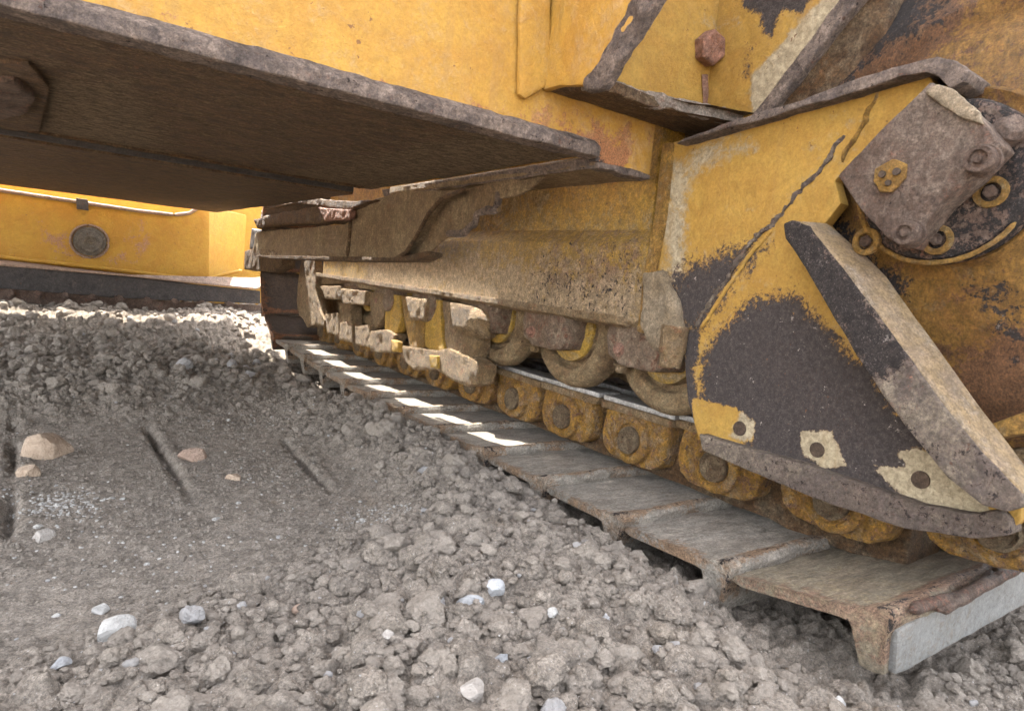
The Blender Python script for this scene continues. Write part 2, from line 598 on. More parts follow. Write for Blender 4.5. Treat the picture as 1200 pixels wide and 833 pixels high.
def sd_poly(P, poly):
    """signed distance, positive inside; P (n,2)"""
    d = np.full(len(P), 1e9)
    ins = np.zeros(len(P), bool)
    n = len(poly)
    for i in range(n):
        a = np.array(poly[i])
        b = np.array(poly[(i + 1) % n])
        e = b - a
        w = P - a
        t = np.clip((w @ e) / (e @ e), 0, 1)
        d = np.minimum(d, np.linalg.norm(w - t[:, None] * e, axis=1))
        c1 = P[:, 1] >= a[1]
        c2 = P[:, 1] < b[1]
        c3 = e[0] * w[:, 1] > e[1] * w[:, 0]
        ins ^= (c1 & c2 & c3) | (~c1 & ~c2 & ~c3)
    return np.where(ins, d, -d)


def wear(o, items, axes=(1, 2), base=(0, 0, 0)):
    """items: (channel, polygon of 3-D points, softness, strength); layers stains onto the vertices"""
    me = o.data
    n = len(me.vertices)
    co = np.empty(n * 3)
    me.vertices.foreach_get('co', co)
    co = co.reshape(-1, 3) + np.array(WPOS[o])
    C = np.zeros((n, 4))
    C[:, :3] = base
    C[:, 3] = 1
    P = co[:, axes]
    for (ch, poly, soft, st) in items:
        pl = [(p[axes[0]], p[axes[1]]) for p in poly]
        v = np.clip(sd_poly(P, pl) / soft * .5 + .5, 0, 1) * abs(st)
        if st < 0:
            C[:, ch] = np.maximum(0, C[:, ch] - v)
        else:
            C[:, ch] = np.maximum(C[:, ch], v)
    a = me.color_attributes.new('wear', 'FLOAT_COLOR', 'POINT')
    a.data.foreach_set('color', C.ravel())
    return o


def P(pts, **kw):
    return [at(u, v, **kw) for (u, v) in pts]


# ================================================================== THE BULLDOZER
DZ = empty('bulldozer', (0.4, 2.0, -0.47))
tag(DZ, 'worn yellow bulldozer seen from underneath, its muddy steel track running along the churned soil', 'bulldozer')

YW = 0.98            # plane of the hull's rear wall
ZB = 0.25            # belly plate

# ---- hull
hull = prism('hull_wall', [Vector(p) for p in ((-.95, YW, ZB + .012), (.84, YW, ZB + .012), (.845, YW, .238), (.992, YW, .238), (.992, YW, .46), (.992, YW, 1.15), (-.95, YW, 1.15))],
             (0, .03, 0), 'yellow', DZ, bev=.003, L=.022, amp=.0012, sc=5)
wear(hull, [(2, P([(130, 0), (150, 40), (400, 105), (420, 80), (300, 60)], y=YW), .04, .40),
            (2, P([(330, 75), (400, 120), (560, 150), (600, 125), (470, 95)], y=YW), .04, .42),
            (2, P([(540, 150), (640, 120), (770, 150), (770, 200), (690, 195)], y=YW), .02, .45),
            (2, P([(675, 160), (700, 150), (740, 190), (720, 205), (690, 195)], y=YW), .012, .9),
            (0, P([(672, 178), (700, 165), (707, 190), (690, 195)], y=YW), .012, .7)], axes=(0, 2))
# worn rounded chine between wall and belly
e0, e1 = Vector((-.95, YW - .012, ZB)), Vector((.84, YW - .012, ZB - .002))
chine = prism('wall_edge', [e0 + Vector((0, -.004, -.004)), e0 + Vector((0, .03, -.007)), e0 + Vector((0, .03, .024)), e0 + Vector((0, .010, .029)), e0 + Vector((0, -.006, .015))],
              e1 - e0, 'worn', DZ, bev=.004, L=.012, amp=.003, sc=35)
# two belly plates with the step between them
XR = .834
belly = prism('belly_plate', [Vector(p) for p in ((-.95, YW + .02, ZB), (XR, YW + .02, ZB), (XR + .030, 2.12, ZB), (-.95, 2.12, ZB))],
              (0, 0, .02), 'belly', DZ, bev=.002, L=.02, amp=.0035, sc=9)
wear(belly, [(1, P([(20, 100), (140, 95), (200, 190), (60, 170)], z=ZB), .06, .45),
             (1, P([(560, 160), (690, 185), (450, 235), (330, 205)], z=ZB), .03, .35)], axes=(0, 1))
belly2 = prism('belly_plate', [Vector(p) for p in ((-.95, 2.10, ZB - .026), (.80, 2.10, ZB - .026), (.80, 4.26, ZB - .026), (-.95, 4.26, ZB - .026))],
               (0, 0, .02), 'belly', DZ, bev=.003, L=.04, amp=.003, sc=9, s=4)
box('plate_joint', (-.95, 2.075, ZB - .020), (.79, 2.098, ZB - .001), 'blacksteel', DZ, bev=.003)
bead('belly_weld', [Vector((x, 2.072, ZB - .001)) for x in np.linspace(-.3, .82, 24)], .006, 'belly', DZ, amp=.003, sc=60)
bead('belly_weld', [Vector((x, 1.012 + .0, ZB - .001)) for x in np.linspace(-.3, .80, 24)], .005, 'worn', DZ, amp=.003, sc=60)
# rusty swivel lump under the belly at the left
lump = prism('drain_cover', P([(-40, 80), (18, 84), (36, 98), (38, 112), (26, 122), (2, 132), (-40, 132)], z=ZB - .001), (0, 0, -.018), 'iron', DZ, bev=.008, L=.008, amp=.010, sc=22)
prism('drain_flange', P([(-60, 66), (34, 70), (58, 98), (46, 150), (-60, 150)], z=ZB - .0005), (0, 0, -.008), 'belly', DZ, bev=.003, L=.015, amp=.002, sc=18)
# inner hull sides and hood; unseen deck and cabin added to shade the near ground
box('hull_side', (.60, 1.02, .29), (.64, 3.95, 1.15), 'ydusty', DZ, bev=.004)
box('hull_front', (-.95, 3.92, .29), (.64, 3.95, 1.15), 'ydusty', DZ, bev=.004)
box('shade_platform', (-.95, .86, 1.16), (1.75, 2.20, 1.22), 'yellow', DZ, bev=.004)
shade_cab = box('shade_cab', (-.80, .98, 1.225), (1.70, 2.15, 1.95), 'yellow', DZ, bev=.02)
box('shade_cab_window', (-.60, .955, 1.40), (.30, .975, 1.80), 'blacksteel', shade_cab, bev=.004)
box('shade_cab_window', (.42, .955, 1.40), (1.50, .975, 1.80), 'blacksteel', shade_cab, bev=.004)
box('engine_hood', (-.60, 2.21, 1.16), (.60, 3.95, 1.75), 'yellow', DZ, bev=.02)
# ledge under the wall, right of the belly
prism('side_ledge', [Vector(p) for p in ((.846, YW + .004, .232), (.990, YW + .004, .228), (.990, 1.57, .228), (.90, 1.66, .228), (.876, 1.98, .228), (.87, 1.98, .232))],
      (0, 0, .02), 'arm', DZ, bev=.003, L=.02, amp=.002, sc=12)
prism('ledge_weld', [Vector((.838, 1.0, .246)), Vector((.850, 1.0, .227)), Vector((.862, 1.0, .246))],
      (.035, 1.05, 0), 'worn', DZ, bev=.002, L=.012, amp=.004, sc=45)
prism('ledge_weld', [Vector((.846, YW - .004, .238)), Vector((.846, YW - .004, .226)), Vector((.99, YW - .004, .226)), Vector((.99, YW - .004, .236)), Vector((.93, YW - .004, .242))],
      (0, .03, 0), 'worn', DZ, bev=.003, L=.01, amp=.005, sc=40)
# vertical seam strip on the wall
prism('wall_seam', P([(606, -20), (640, -20), (641, 100), (612, 118), (604, 112)], y=YW - .002), (0, -.012, 0), 'yellow', DZ, bev=.006, L=.02, amp=.0015, sc=30)

# ---- channel bracket with the big hex bolt
XL, XRB, ZP = .700, 1.082, .335
yN = at(690, 103, z=ZP).y


def onx(pts, x):
    return P(pts, x=x)


br = prism('bracket_floor', [Vector((XL, YW - .003, ZP)), at(688, 106, z=ZP), at(700, 103, z=ZP), at(760, 124, z=ZP), at(882, 152, z=ZP), Vector((XRB + .01, YW - .16, ZP)), Vector((XRB + .01, YW - .003, ZP))],
           (0, 0, .020), 'belly', DZ, bev=.004, L=.014, amp=.0035, sc=25)
bl = prism('bracket_lip', [at(688, 104, z=ZP), at(760, 124, z=ZP), at(884, 151, z=ZP), at(884, 151, z=ZP) + Vector((0, .016, 0)), at(760, 124, z=ZP) + Vector((0, .02, 0)), at(688, 104, z=ZP) + Vector((0, .02, 0))],
           (0, 0, .026), 'crust', DZ, bev=.005, L=.007, amp=.007, sc=60)
back = prism('bracket_back', [Vector((XL, .935, ZP + .02)), Vector((XRB, .935, ZP + .02)), Vector((XRB, .935, .9)), Vector((XL, .935, .9))], (0, .012, 0), 'yplate', DZ, bev=.002, L=.03, amp=.001, sc=8)
fl = prism('bracket_side', [Vector((XL, YW - .003, ZP + .0)), at(656, 100, x=XL), at(688, 100, x=XL), at(705, 75, x=XL), at(735, 35, x=XL), at(772, -15, x=XL), at(850, -120, x=XL), Vector((XL, YW - .003, .9))],
           (.016, 0, 0), 'yellow', DZ, bev=.004, L=.012, amp=.002, sc=30)
flw = prism('bracket_edge', [at(684, 108, x=XL - .002), at(682, 92, x=XL - .002), at(700, 76, x=XL - .002), at(722, 32, x=XL - .002), at(748, -12, x=XL - .002), at(778, -16, x=XL - .002), at(742, 40, x=XL - .002), at(716, 84, x=XL - .002), at(704, 104, x=XL - .002)],
            (.022, 0, 0), 'worn', DZ, bev=.005, L=.008, amp=.006, sc=40)
fr = prism('bracket_side', [Vector((XRB, YW - .003, ZP + .012)), at(872, 146, x=XRB), at(905, 120, x=XRB), at(960, 45, x=XRB), at(1010, -20, x=XRB), at(1080, -100, x=XRB), Vector((XRB, YW - .003, .9))],
           (.016, 0, 0), 'yplate', DZ, bev=.004, L=.010, amp=.002, sc=30)
wear(fr, [(0, P([(870, -30), (965, -30), (940, 15), (915, 12), (905, 40), (897, 42), (890, 15), (870, 10)], x=XRB), .012, 1.0),
          (0, P([(868, 60), (885, 50), (882, 90), (868, 95)], x=XRB), .02, .55),
          (1, P([(880, 90), (985, -20), (1010, -10), (885, 145)], x=XRB), .008, .8)])
prism('bracket_edge', [at(870, 148, x=XRB - .003), at(898, 112, x=XRB - .003), at(950, 45, x=XRB - .003), at(990, -10, x=XRB - .003), at(1018, -14, x=XRB - .003), at(966, 50, x=XRB - .003), at(908, 124, x=XRB - .003), at(884, 148, x=XRB - .003)],
      (.024, 0, 0), 'worn', DZ, bev=.005, L=.008, amp=.003, sc=40)
bb = at(826, 58, y=.935)
hexbolt('bracket_bolt', bb, (-.10, -1, -.12), .033, .030, 'rbolt', DZ, washer=False, s=3)
prism('rust_streak', P([(822, 88), (829, 88), (830, 122), (824, 124)], y=.9335), (0, -.002, 0), 'rbolt', DZ, bev=.001, L=.006, amp=.002, sc=80)

# ---- track frame
XF = 1.0
tf = prism('track_frame', [Vector(p) for p in ((XF + .035, 1.0, .36), (XF + .035, 3.0, .36), (XF + .035, 3.0, -.075), (XF + .035, 1.0, -.075))],
           (.22, 0, 0), 'ydusty', DZ, bev=.004, L=.02, amp=.0015, sc=10)
wear(tf, [(1, P([(460, 260), (760, 255), (750, 385), (440, 340)], x=XF + .035), .06, .25),
          (1, P([(520, 200), (650, 200), (640, 260), (520, 260)], x=XF + .035), .06, .35)])
box('shade_cover', (.965, 1.50, .40), (1.70, 3.90, .42), 'ydusty', DZ, bev=.004)  # unseen cover added to narrow the sun slot beside the frame
box('shade_cover', (.995, .99, .47), (1.70, 1.49, .49), 'ydusty', DZ, bev=.004)  # second unseen cover, added for its shade
box('dark_backing_wall', (1.42, .95, -.30), (1.44, 3.3, .36), 'blacksteel', DZ, bev=.003)  # unseen near-black backing added to keep daylight out between the rollers
box('dark_backing_floor', (1.262, 1.0, -.11), (1.40, 3.1, -.08), 'blacksteel', DZ, bev=.003)  # same dark backing, added behind the rollers
box('case_mount', (1.10, .60, -.20), (1.16, 1.0, .95), 'belly', DZ, bev=.004, L=.03, amp=.004, sc=12)
led = prism('frame_rail', [Vector(p) for p in ((XF - .005, .962, .10), (XF + .034, .962, .135), (XF + .034, .962, -.074), (XF + .014, .962, -.076), (XF - .005, .962, -.060))],
            (0, 1.96, 0), 'frame', DZ, bev=.004, L=.016, amp=.0016, sc=18)
wear(led, [(1, P([(430, 300), (560, 300), (770, 330), (770, 400), (560, 370), (430, 345)], x=XF), .05, .42), (2, P([(640, 270), (770, 265), (750, 395), (620, 365)], x=XF), .10, .42), (0, P([(630, 290), (770, 290), (750, 395), (610, 365)], x=XF), .10, .30)], base=(0, .0, 0))
prism('frame_bottom_lip', [Vector(p) for p in ((XF - .012, 1.0, -.052), (XF - .012, 1.0, -.070), (XF + .012, 1.0, -.080), (XF + .02, 1.0, -.060))],
      (0, 2.0, 0), 'muddy', DZ, bev=.003, L=.016, amp=.002, sc=40)
strip = prism('frame_flange', P([(775, 168), (786, 166), (776, 260), (764, 330), (760, 392), (746, 388), (752, 330), (765, 260)], x=XF - .012), (.045, 0, 0), 'ymud', DZ, bev=.004, L=.010, amp=.003, sc=35)
# mud cake on the flange's foot
prism('mud_cake', P([(752, 318), (775, 316), (790, 350), (795, 385), (792, 410), (762, 408), (748, 380)], x=XF - .016), (.03, 0, 0), 'patch', DZ, bev=.01, L=.008, amp=.007, sc=35)
# front guard parts of the frame
prism('recoil_cover', P([(380, 303), (400, 303), (411, 331), (376, 334)], x=1.0), (.12, 0, 0), 'muddy', DZ, bev=.004, L=.02, amp=.003, sc=20)
prism('frame_strut', P([(398, 303), (412, 303), (436, 334), (450, 342), (412, 336)], x=1.0), (.06, 0, 0), 'arm', DZ, bev=.004, L=.02, amp=.003, sc=20)
prism('idler_guard', P([(354, 303), (369, 303), (370, 340), (374, 362), (380, 375), (379, 384), (370, 381), (360, 384), (356, 376), (350, 368), (347, 352), (350, 322)], x=.99), (.035, 0, 0), 'muddy', DZ, bev=.004, L=.012, amp=.004, sc=30)

# ---- rear guard plate of the track frame
gp_px = [(786, 168), (893, 138), (1000, 108), (1084, 84), (1096, 100), (1060, 130), (1010, 180), (978, 212), (985, 238), (966, 262), (1010, 320), (1080, 410), (1150, 500), (1200, 575), (1196, 610), (1180, 626), (1060, 606), (960, 570), (880, 540), (818, 512), (806, 470), (800, 400), (760, 385), (765, 300), (778, 220)]
gp = prism('guard_plate', P(gp_px, x=XF), (.025, 0, 0), 'yplate', DZ, bev=.002, L=.009, amp=.001, sc=8)
wear(gp, [(0, P([(842, 395), (880, 358), (925, 350), (962, 382), (1010, 430), (1075, 510), (1130, 570), (1185, 640), (1000, 600), (930, 548), (880, 530), (866, 500), (826, 476), (822, 430)], x=XF), .040, 1.15),
          (0, P([(785, 322), (830, 305), (880, 290), (895, 290), (850, 345), (822, 380), (800, 395), (786, 360)], x=XF), .045, .95),
          (0, P([(800, 388), (822, 380), (815, 440), (820, 520), (806, 520), (798, 440)], x=XF), .012, .8),
          (1, P([(938, 505), (975, 505), (992, 545), (965, 548), (940, 530)], x=XF), .006, 1.6),
          (0, P([(938, 505), (975, 505), (992, 545), (965, 548), (940, 530)], x=XF), .006, -1.4),
          (1, P([(1020, 545), (1065, 548), (1050, 530), (1075, 528), (1112, 545), (1150, 590), (1165, 608), (1130, 606), (1080, 596), (1050, 575)], x=XF), .006, 1.6),
          (0, P([(1020, 545), (1065, 548), (1050, 530), (1075, 528), (1112, 545), (1150, 590), (1165, 608), (1130, 606), (1080, 596), (1050, 575)], x=XF), .006, -1.4),
          (0, P([(812, 470), (860, 478), (885, 495), (880, 515), (816, 512)], x=XF), .006, -1.4),
          (1, P([(870, 482), (884, 495), (880, 515), (858, 512)], x=XF), .01, .8),
          (1, P([(786, 190), (800, 190), (800, 330), (780, 340)], x=XF), .03, .75),
          (1, P([(800, 185), (860, 165), (880, 175), (810, 200)], x=XF), .03, .5)])
# three holes as flat discs, the shade inside put into their dark colour
for (u, v, r) in ((866, 502, .0125), (957, 527, .0120), (1078, 562, .0120)):
    c = at(u, v, x=XF - .002)
    lathe('bolt_hole_shade', c, (1, 0, 0), [(0, 0), (0, r), (.0025, r * 1.05), (.006, r * 1.05)], 'shoe_hole_dark', gp, n=20)
# top flange of the plate, worn
tfl = [(792, 168), (893, 139), (1000, 109), (1050, 92), (1085, 84), (1100, 90), (1112, 104), (1130, 96), (1136, 84), (1120, 72), (1098, 67), (1045, 80), (990, 97), (940, 118), (893, 130), (800, 163)]
prism('top_flange', P(tfl, x=XF - .03), (.075, 0, 0), 'worn', gp, bev=.005, L=.009, amp=.003, sc=30)
# bottom flange
bfl = [(818, 508), (880, 527), (945, 545), (1010, 568), (1080, 592), (1140, 602), (1170, 598), (1182, 610), (1184, 628), (1140, 631), (1060, 620), (1000, 600), (950, 583), (880, 553), (822, 528)]
prism('bottom_flange', P(bfl, x=XF - .022), (.045, 0, 0), 'rib', gp, bev=.005, L=.009, amp=.002, sc=30)
bead('weld_seam', P([(989, 158), (972, 185), (955, 205), (935, 225), (917, 250), (880, 285), (845, 335), (812, 386)], x=XF), .0038, 'rib', gp, amp=.007, sc=110)
bead('weld_seam', P([(905, 268), (878, 300), (850, 340), (822, 385)], x=XF), .004, 'yplate', gp, amp=.003, sc=70, s=8)
bead('weld_seam', P([(1030, 108), (1010, 150), (985, 190)], x=XF), .004, 'ymud', gp, amp=.006, sc=70, s=3)
# diagonal rib: a bar standing off the plate
XI = .935
rib_edge = [(917, 262), (928, 257), (945, 264), (985, 312), (1040, 385), (1100, 470), (1150, 530), (1197, 578), (1200, 592), (1180, 600), (1150, 592), (1110, 560), (1060, 500), (1000, 412), (950, 325), (920, 280)]
rib = prism('stiffener_rib', P(rib_edge, x=XI), (XF - XI - .001, 0, 0), 'rib', gp, bev=.004, L=.009, amp=.0018, sc=25)
wear(rib, [(0, P([(915, 255), (950, 262), (1060, 420), (1020, 440), (918, 290)], x=XI), .02, .55)])
slab = prism('rib_cover', [at(940, 259, x=XI + .004), at(990, 312, x=XI + .004), at(1045, 385, x=XI + .004), at(1105, 470, x=XI + .004), at(1155, 530, x=XI + .004), at(1202, 578, x=XI + .004),
                           at(1202, 545, x=XF + .006), at(1150, 478, x=XF + .006), at(1098, 405, x=XF + .006), at(1040, 325, x=XF + .006), at(1010, 295, x=XF + .006), at(970, 262, x=XF + .006)],
             (0, .018, -.012), 'ribtan', gp, bev=.003, L=.012, amp=.0012, sc=15)
# recess behind the plate, below the clamp

# ---- final drive
cF = Vector((1.03, .43, .20))
prof = [(.00, 0.0), (.0, .112), (-.004, .118), (.010, .125), (.022, .16), (.035, .20), (.055, .235), (.052, .26), (.075, .31), (.11, .36), (.16, .40), (.22, .42), (.55, .42)]
fd = lathe('final_drive_case', cF, (1, 0, 0), prof, 'ycase', DZ, n=72, L=.014, amp=.006, sc=14)
wear(fd, [(0, P([(900, -60), (1040, -60), (1090, 10), (1010, 60), (960, 110), (880, 120)], x=1.06), .06, .8),
          (2, P([(900, -60), (1060, -60), (1110, 10), (1020, 90), (960, 110), (880, 120)], x=1.06), .06, .8),
          (0, P([(1140, 330), (1185, 335), (1195, 400), (1180, 420)], x=1.06), .03, .6),
          (2, P([(1110, 430), (1200, 390), (1230, 520), (1150, 520)], x=1.06), .04, .7),
          (0, P([(965, 225), (1010, 290), (1060, 330), (1050, 370), (990, 310)], x=1.06), .03, .8)])
# curved reinforcing webs on the casting
disc = lathe('hub_disc', Vector((.992, .435, .192)), (1, 0, 0), [(.0, 0), (.0, .100), (.003, .106), (.012, .110), (.04, .112)], 'iron', DZ, n=64, L=.010, amp=.0015, sc=40)
wear(disc, [], base=(.35, 0, 0))
bead('disc_rim', [Vector((.996, .435 + .112 * math.cos(t), .192 + .112 * math.sin(t))) for t in np.linspace(-2.6, 1.6, 30)], .0035, 'ymud', disc, amp=.0008)
for (u, v) in ((1161, 225), (1098, 281), (1015, 283)):
    c = at(u, v, x=.99)
    ring = lathe('bolt_ring', c, (-1, 0, 0), [(-.004, .0205), (.002, .020), (.003, .016), (.0025, .0125), (-.003, .012)], 'ymud', disc, n=28, amp=.0006, sc=80)
    hexbolt('disc_bolt', c + Vector((.003, 0, 0)), (-1, 0, 0), .0085, .009, 'iron', disc, washer=False, s=5)
# clamp block
XC = .938
blk = prism('clamp_block', P([(981, 206), (1032, 152), (1090, 96), (1112, 108), (1150, 140), (1172, 170), (1140, 205), (1100, 240), (1062, 290), (1040, 280), (1008, 245)], x=XC), (.052, 0, 0), 'iron', DZ, bev=.0035, L=.007, amp=.0014, sc=60, seg=2)
wear(blk, [(1, P([(1098, 92), (1120, 105), (1148, 130), (1140, 142), (1105, 128), (1078, 112)], x=XC), .006, 1.5)], base=(0, .1, 0))
prism('mud_patch', P([(1082, 108), (1098, 97), (1118, 106), (1146, 130), (1152, 145), (1128, 138), (1100, 122)], x=XC - .007), (.012, 0, 0), 'patch', blk, bev=.004, L=.006, amp=.003, sc=60)
prism('block_socket', P([(1026, 196), (1046, 186), (1062, 192), (1060, 208), (1044, 226), (1030, 226), (1024, 212)], x=XC - .005), (.008, 0, 0), 'ymud', blk, bev=.002, L=.005, amp=.003, sc=70)
for (u, v, r) in ((1033, 204, .0048), (1050, 201, .0050), (1040, 214, .0040)):
    lathe('socket_hole_shade', at(u, v, x=XC - .0085), (1, 0, 0), [(0, 0), (0, r), (.004, r)], 'shoe_hole_dark', blk, n=14, amp=.0006, sc=90)  # flat dark disc, its colour stands for shade in the hole
for (u, v, r) in ((1150, 188, .0175), (1064, 274, .0165)):
    c = at(u, v, x=XC - .010)
    lathe('clamp_bolt', c, (-1, 0, 0), [(-.012, r * 1.12), (-.004, r * 1.12), (-.004, r), (.008, r), (.012, r * .9), (.012, r * .62), (.008, r * .58), (.008, r * .3), (.013, r * .26), (.013, 0)], 'iron', blk, n=30, L=.004, amp=.0008, sc=120, s=int(u))
lathe('clamp_bolt', at(1186, 150, x=XC + .05), (-.6, -.6, .5), [(-.05, .02), (.0, .02), (.008, .014), (.008, 0)], 'iron', blk, n=20, L=.005, amp=.002, sc=90)
prism('lower_case_rim', P([(1150, 500), (1240, 470), (1250, 500), (1160, 516)], x=1.02), (.10, 0, 0), 'ymud', DZ, bev=.006, L=.01, amp=.002, sc=30)
prism('sprocket_guard', P([(1160, 530), (1250, 520), (1260, 600), (1196, 606), (1180, 560)], x=1.05), (.05, 0, 0), 'muddy', DZ, bev=.004, L=.012, amp=.003, sc=30)
prism('sprocket_rim', P([(1180, 545), (1260, 560), (1260, 660), (1160, 640), (1170, 600)], x=1.10), (.12, 0, 0), 'link', DZ, bev=.006, L=.012, amp=.004, sc=30)

# ---- equaliser arm under the hull
XA = .842
prism('arm_web', P([(410, 262), (412, 244), (446, 231), (480, 224), (540, 222), (516, 234), (500, 252), (488, 276), (474, 296), (464, 304), (410, 304)], x=XA), (.03, 0, 0), 'arm', DZ, bev=.004, L=.012, amp=.003, sc=20)
prism('arm_flange', P([(410, 301), (464, 302), (500, 294), (500, 299), (486, 306), (410, 306), (310, 303), (300, 299)], x=XA - .012), (.05, 0, 0), 'belly', DZ, bev=.003, L=.012, amp=.002, sc=30)
prism('arm_tip', P([(536, 223), (585, 212), (640, 206), (612, 226), (584, 233), (582, 247), (558, 246), (556, 262), (548, 270), (520, 278), (497, 300), (474, 303), (484, 284), (498, 255), (514, 236)], x=XA + .032), (.012, 0, 0), 'arm', DZ, bev=.003, L=.010, amp=.005, sc=25)
bead('arm_edge', [at(u, v, x=XA - .003) for (u, v) in ((545, 222), (518, 233), (502, 251), (490, 274), (476, 296), (462, 304))], .006, 'belly', DZ, amp=.001)
bead('torn_edge', [at(u, v, x=XA + .034) for (u, v) in ((584, 222), (584, 234), (580, 246), (560, 250), (556, 262), (544, 272), (524, 274))], .010, 'worn', DZ, amp=.006, sc=30)
prism('cross_beam', P([(300, 272), (340, 268), (410, 262), (410, 301), (310, 302), (296, 296)], x=XA), (.05, 0, 0), 'arm', DZ, bev=.006, L=.014, amp=.005, sc=20)
bead('beam_weld', [at(u, v, x=XA - .004) for (u, v) in ((412, 240), (411, 262), (409, 285), (407, 300))], .007, 'belly', DZ, amp=.004, sc=50)
prism('beam_socket', P([(286, 294), (300, 290), (331, 292), (330, 312), (318, 319), (286, 316)], x=XA), (.06, 0, 0), 'belly', DZ, bev=.006, L=.014, amp=.005, sc=20)
prism('beam_socket', P([(294, 268), (306, 270), (306, 292), (292, 292)], x=XA + .02), (.06, 0, 0), 'blacksteel', DZ, bev=.006, L=.014, amp=.005, sc=20)
prism('greasy_pipe', P([(296, 258), (320, 250), (350, 246), (372, 240), (410, 248), (411, 258), (372, 262), (330, 264), (300, 268)], x=XA - .01), (.05, 0, 0), 'belly', DZ, bev=.01, L=.012, amp=.010, sc=16)
prism('hose_clamp', P([(372, 243), (410, 246), (410, 257), (380, 259)], x=XA - .03), (.02, 0, 0), 'rbolt', DZ, bev=.005, L=.010, amp=.005, sc=30)
prism('belly_ridge', P([(310, 245), (345, 238), (410, 246), (440, 234), (410, 236), (360, 232)], x=XA - .02), (.03, 0, 0), 'belly', DZ, bev=.004, L=.012, amp=.004, sc=30)

# ---- track: shoes
XS0, XS1, PITCH = .858, 1.47, .2325
TOPZ = -.412


def make_shoe(y, z, near=False):
    # profile in (y, z), y from the rear (near) end
    prof = [(-.006, .001), (-.002, .008), (.008, .0105), (.018, .007), (.032, .001), (.06, -.002), (.11, -.005), (.19, -.009), (.232, -.012), (.235, -.022), (.215, -.026),
            (.062, -.018), (.048, -.020), (.042, -.030), (.038, -.078), (.022, -.081), (.008, -.078), (.000, -.03), (-.004, -.012)]
    pts = [Vector((XS0, y + a, z + b)) for a, b in prof]
    bm = bmesh.new()
    f = bm.faces.new([bm.verts.new(p) for p in pts])
    n = 46 if near else 30
    cur = f
    for i in range(n):
        r = bmesh.ops.extrude_face_region(bm, geom=[cur])
        vs = [g for g in r['geom'] if isinstance(g, bmesh.types.BMVert)]
        bmesh.ops.translate(bm, verts=vs, vec=((XS1 - XS0) / n, 0, 0))
        nf = [g for g in r['geom'] if isinstance(g, bmesh.types.BMFace)][0]
        cur = nf
    bmesh.ops.recalc_face_normals(bm, faces=bm.faces)
    # inner end: corners clipped and lip worn
    for v in bm.verts:
        lx, ly, lz = v.co.x - XS0, v.co.y - y, v.co.z - z
        if lz < -.03 and lx < .12:
            v.co.x += max(0, (-lz - .03)) * .25
        if ly > .15 and lx < .05:
            v.co.x += (ly - .15) * .12
        if ly < .03 and lz > -.02:
            v.co.y += .004 * math.sin(lx * 38 + y * 50) - .006 * math.exp(-((lx - .05) / .05) ** 2)
        if ly < .05 and lz < -.02:
            v.co.y += .003 * math.sin(lx * 21 + 1)
    roughen(bm, .0032, 35, int(y * 100))
    return bm


def shoe(y, z, rot=0.0, mat='shoe', near=False):
    bm = make_shoe(0, 0, near)
    bmesh.ops.rotate(bm, verts=bm.verts, cent=(0, 0, 0), matrix=Matrix.Rotation(rot, 3, 'X'))
    bmesh.ops.translate(bm, verts=bm.verts, vec=(0, y, z))
    bm.normal_update()
    o = finish('track_shoe', bm, mat, DZ, (XS0, y, z), sharp=40)
    me = o.data
    co = np.empty(len(me.vertices) * 3)
    me.vertices.foreach_get('co', co)
    co = co.reshape(-1, 3)
    c, s_ = math.cos(-rot), math.sin(-rot)
    ly = co[:, 1] * c - co[:, 2] * s_
    lz = co[:, 1] * s_ + co[:, 2] * c
    C = np.zeros((len(co), 4))
    lip = np.exp(-((ly - .008) / .014) ** 2) * (lz > -.03)
    end = np.exp(-(co[:, 0] / .03)) * (lz > -.03)
    C[:, 2] = np.clip(lip * .75 + end * .55, 0, 1)
    C[:, 0] = np.clip(lip * .35 + end * .2, 0, 1)
    C[:, 3] = 1
    a = me.color_attributes.new('wear', 'FLOAT_COLOR', 'POINT')
    a.data.foreach_set('color', C.ravel())
    return o


y0 = .352
joints = []
yy = y0
for i in range(13):
    z = TOPZ
    if yy < .75:
        z = TOPZ + (.75 - yy) ** 2 * .28
    if yy > 2.3:
        z = TOPZ + (yy - 2.3) * .05
    joints.append((yy, z))
    yy += PITCH
rotc = [math.radians(a) for a in (24, 62, 88, 108)]
# wrap round the front idler
yc, zc = joints[-1]
for a in rotc:
    joints.append((yc + PITCH * math.cos(a) * 1.0, zc + PITCH * math.sin(a)))
    yc, zc = joints[-1]
for i in range(len(joints) - 1):
    (ya, za), (yb, zb) = joints[i], joints[i + 1]
    rot = math.atan2(zb - za, yb - ya)
    mt = 'shoerear' if i == 0 else ('shoe_hole_dark' if i >= 12 else 'shoe')
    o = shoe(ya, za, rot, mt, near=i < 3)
    if i == 0:
        tag(o, 'nearest shoe with browned top and bright bare grouser')
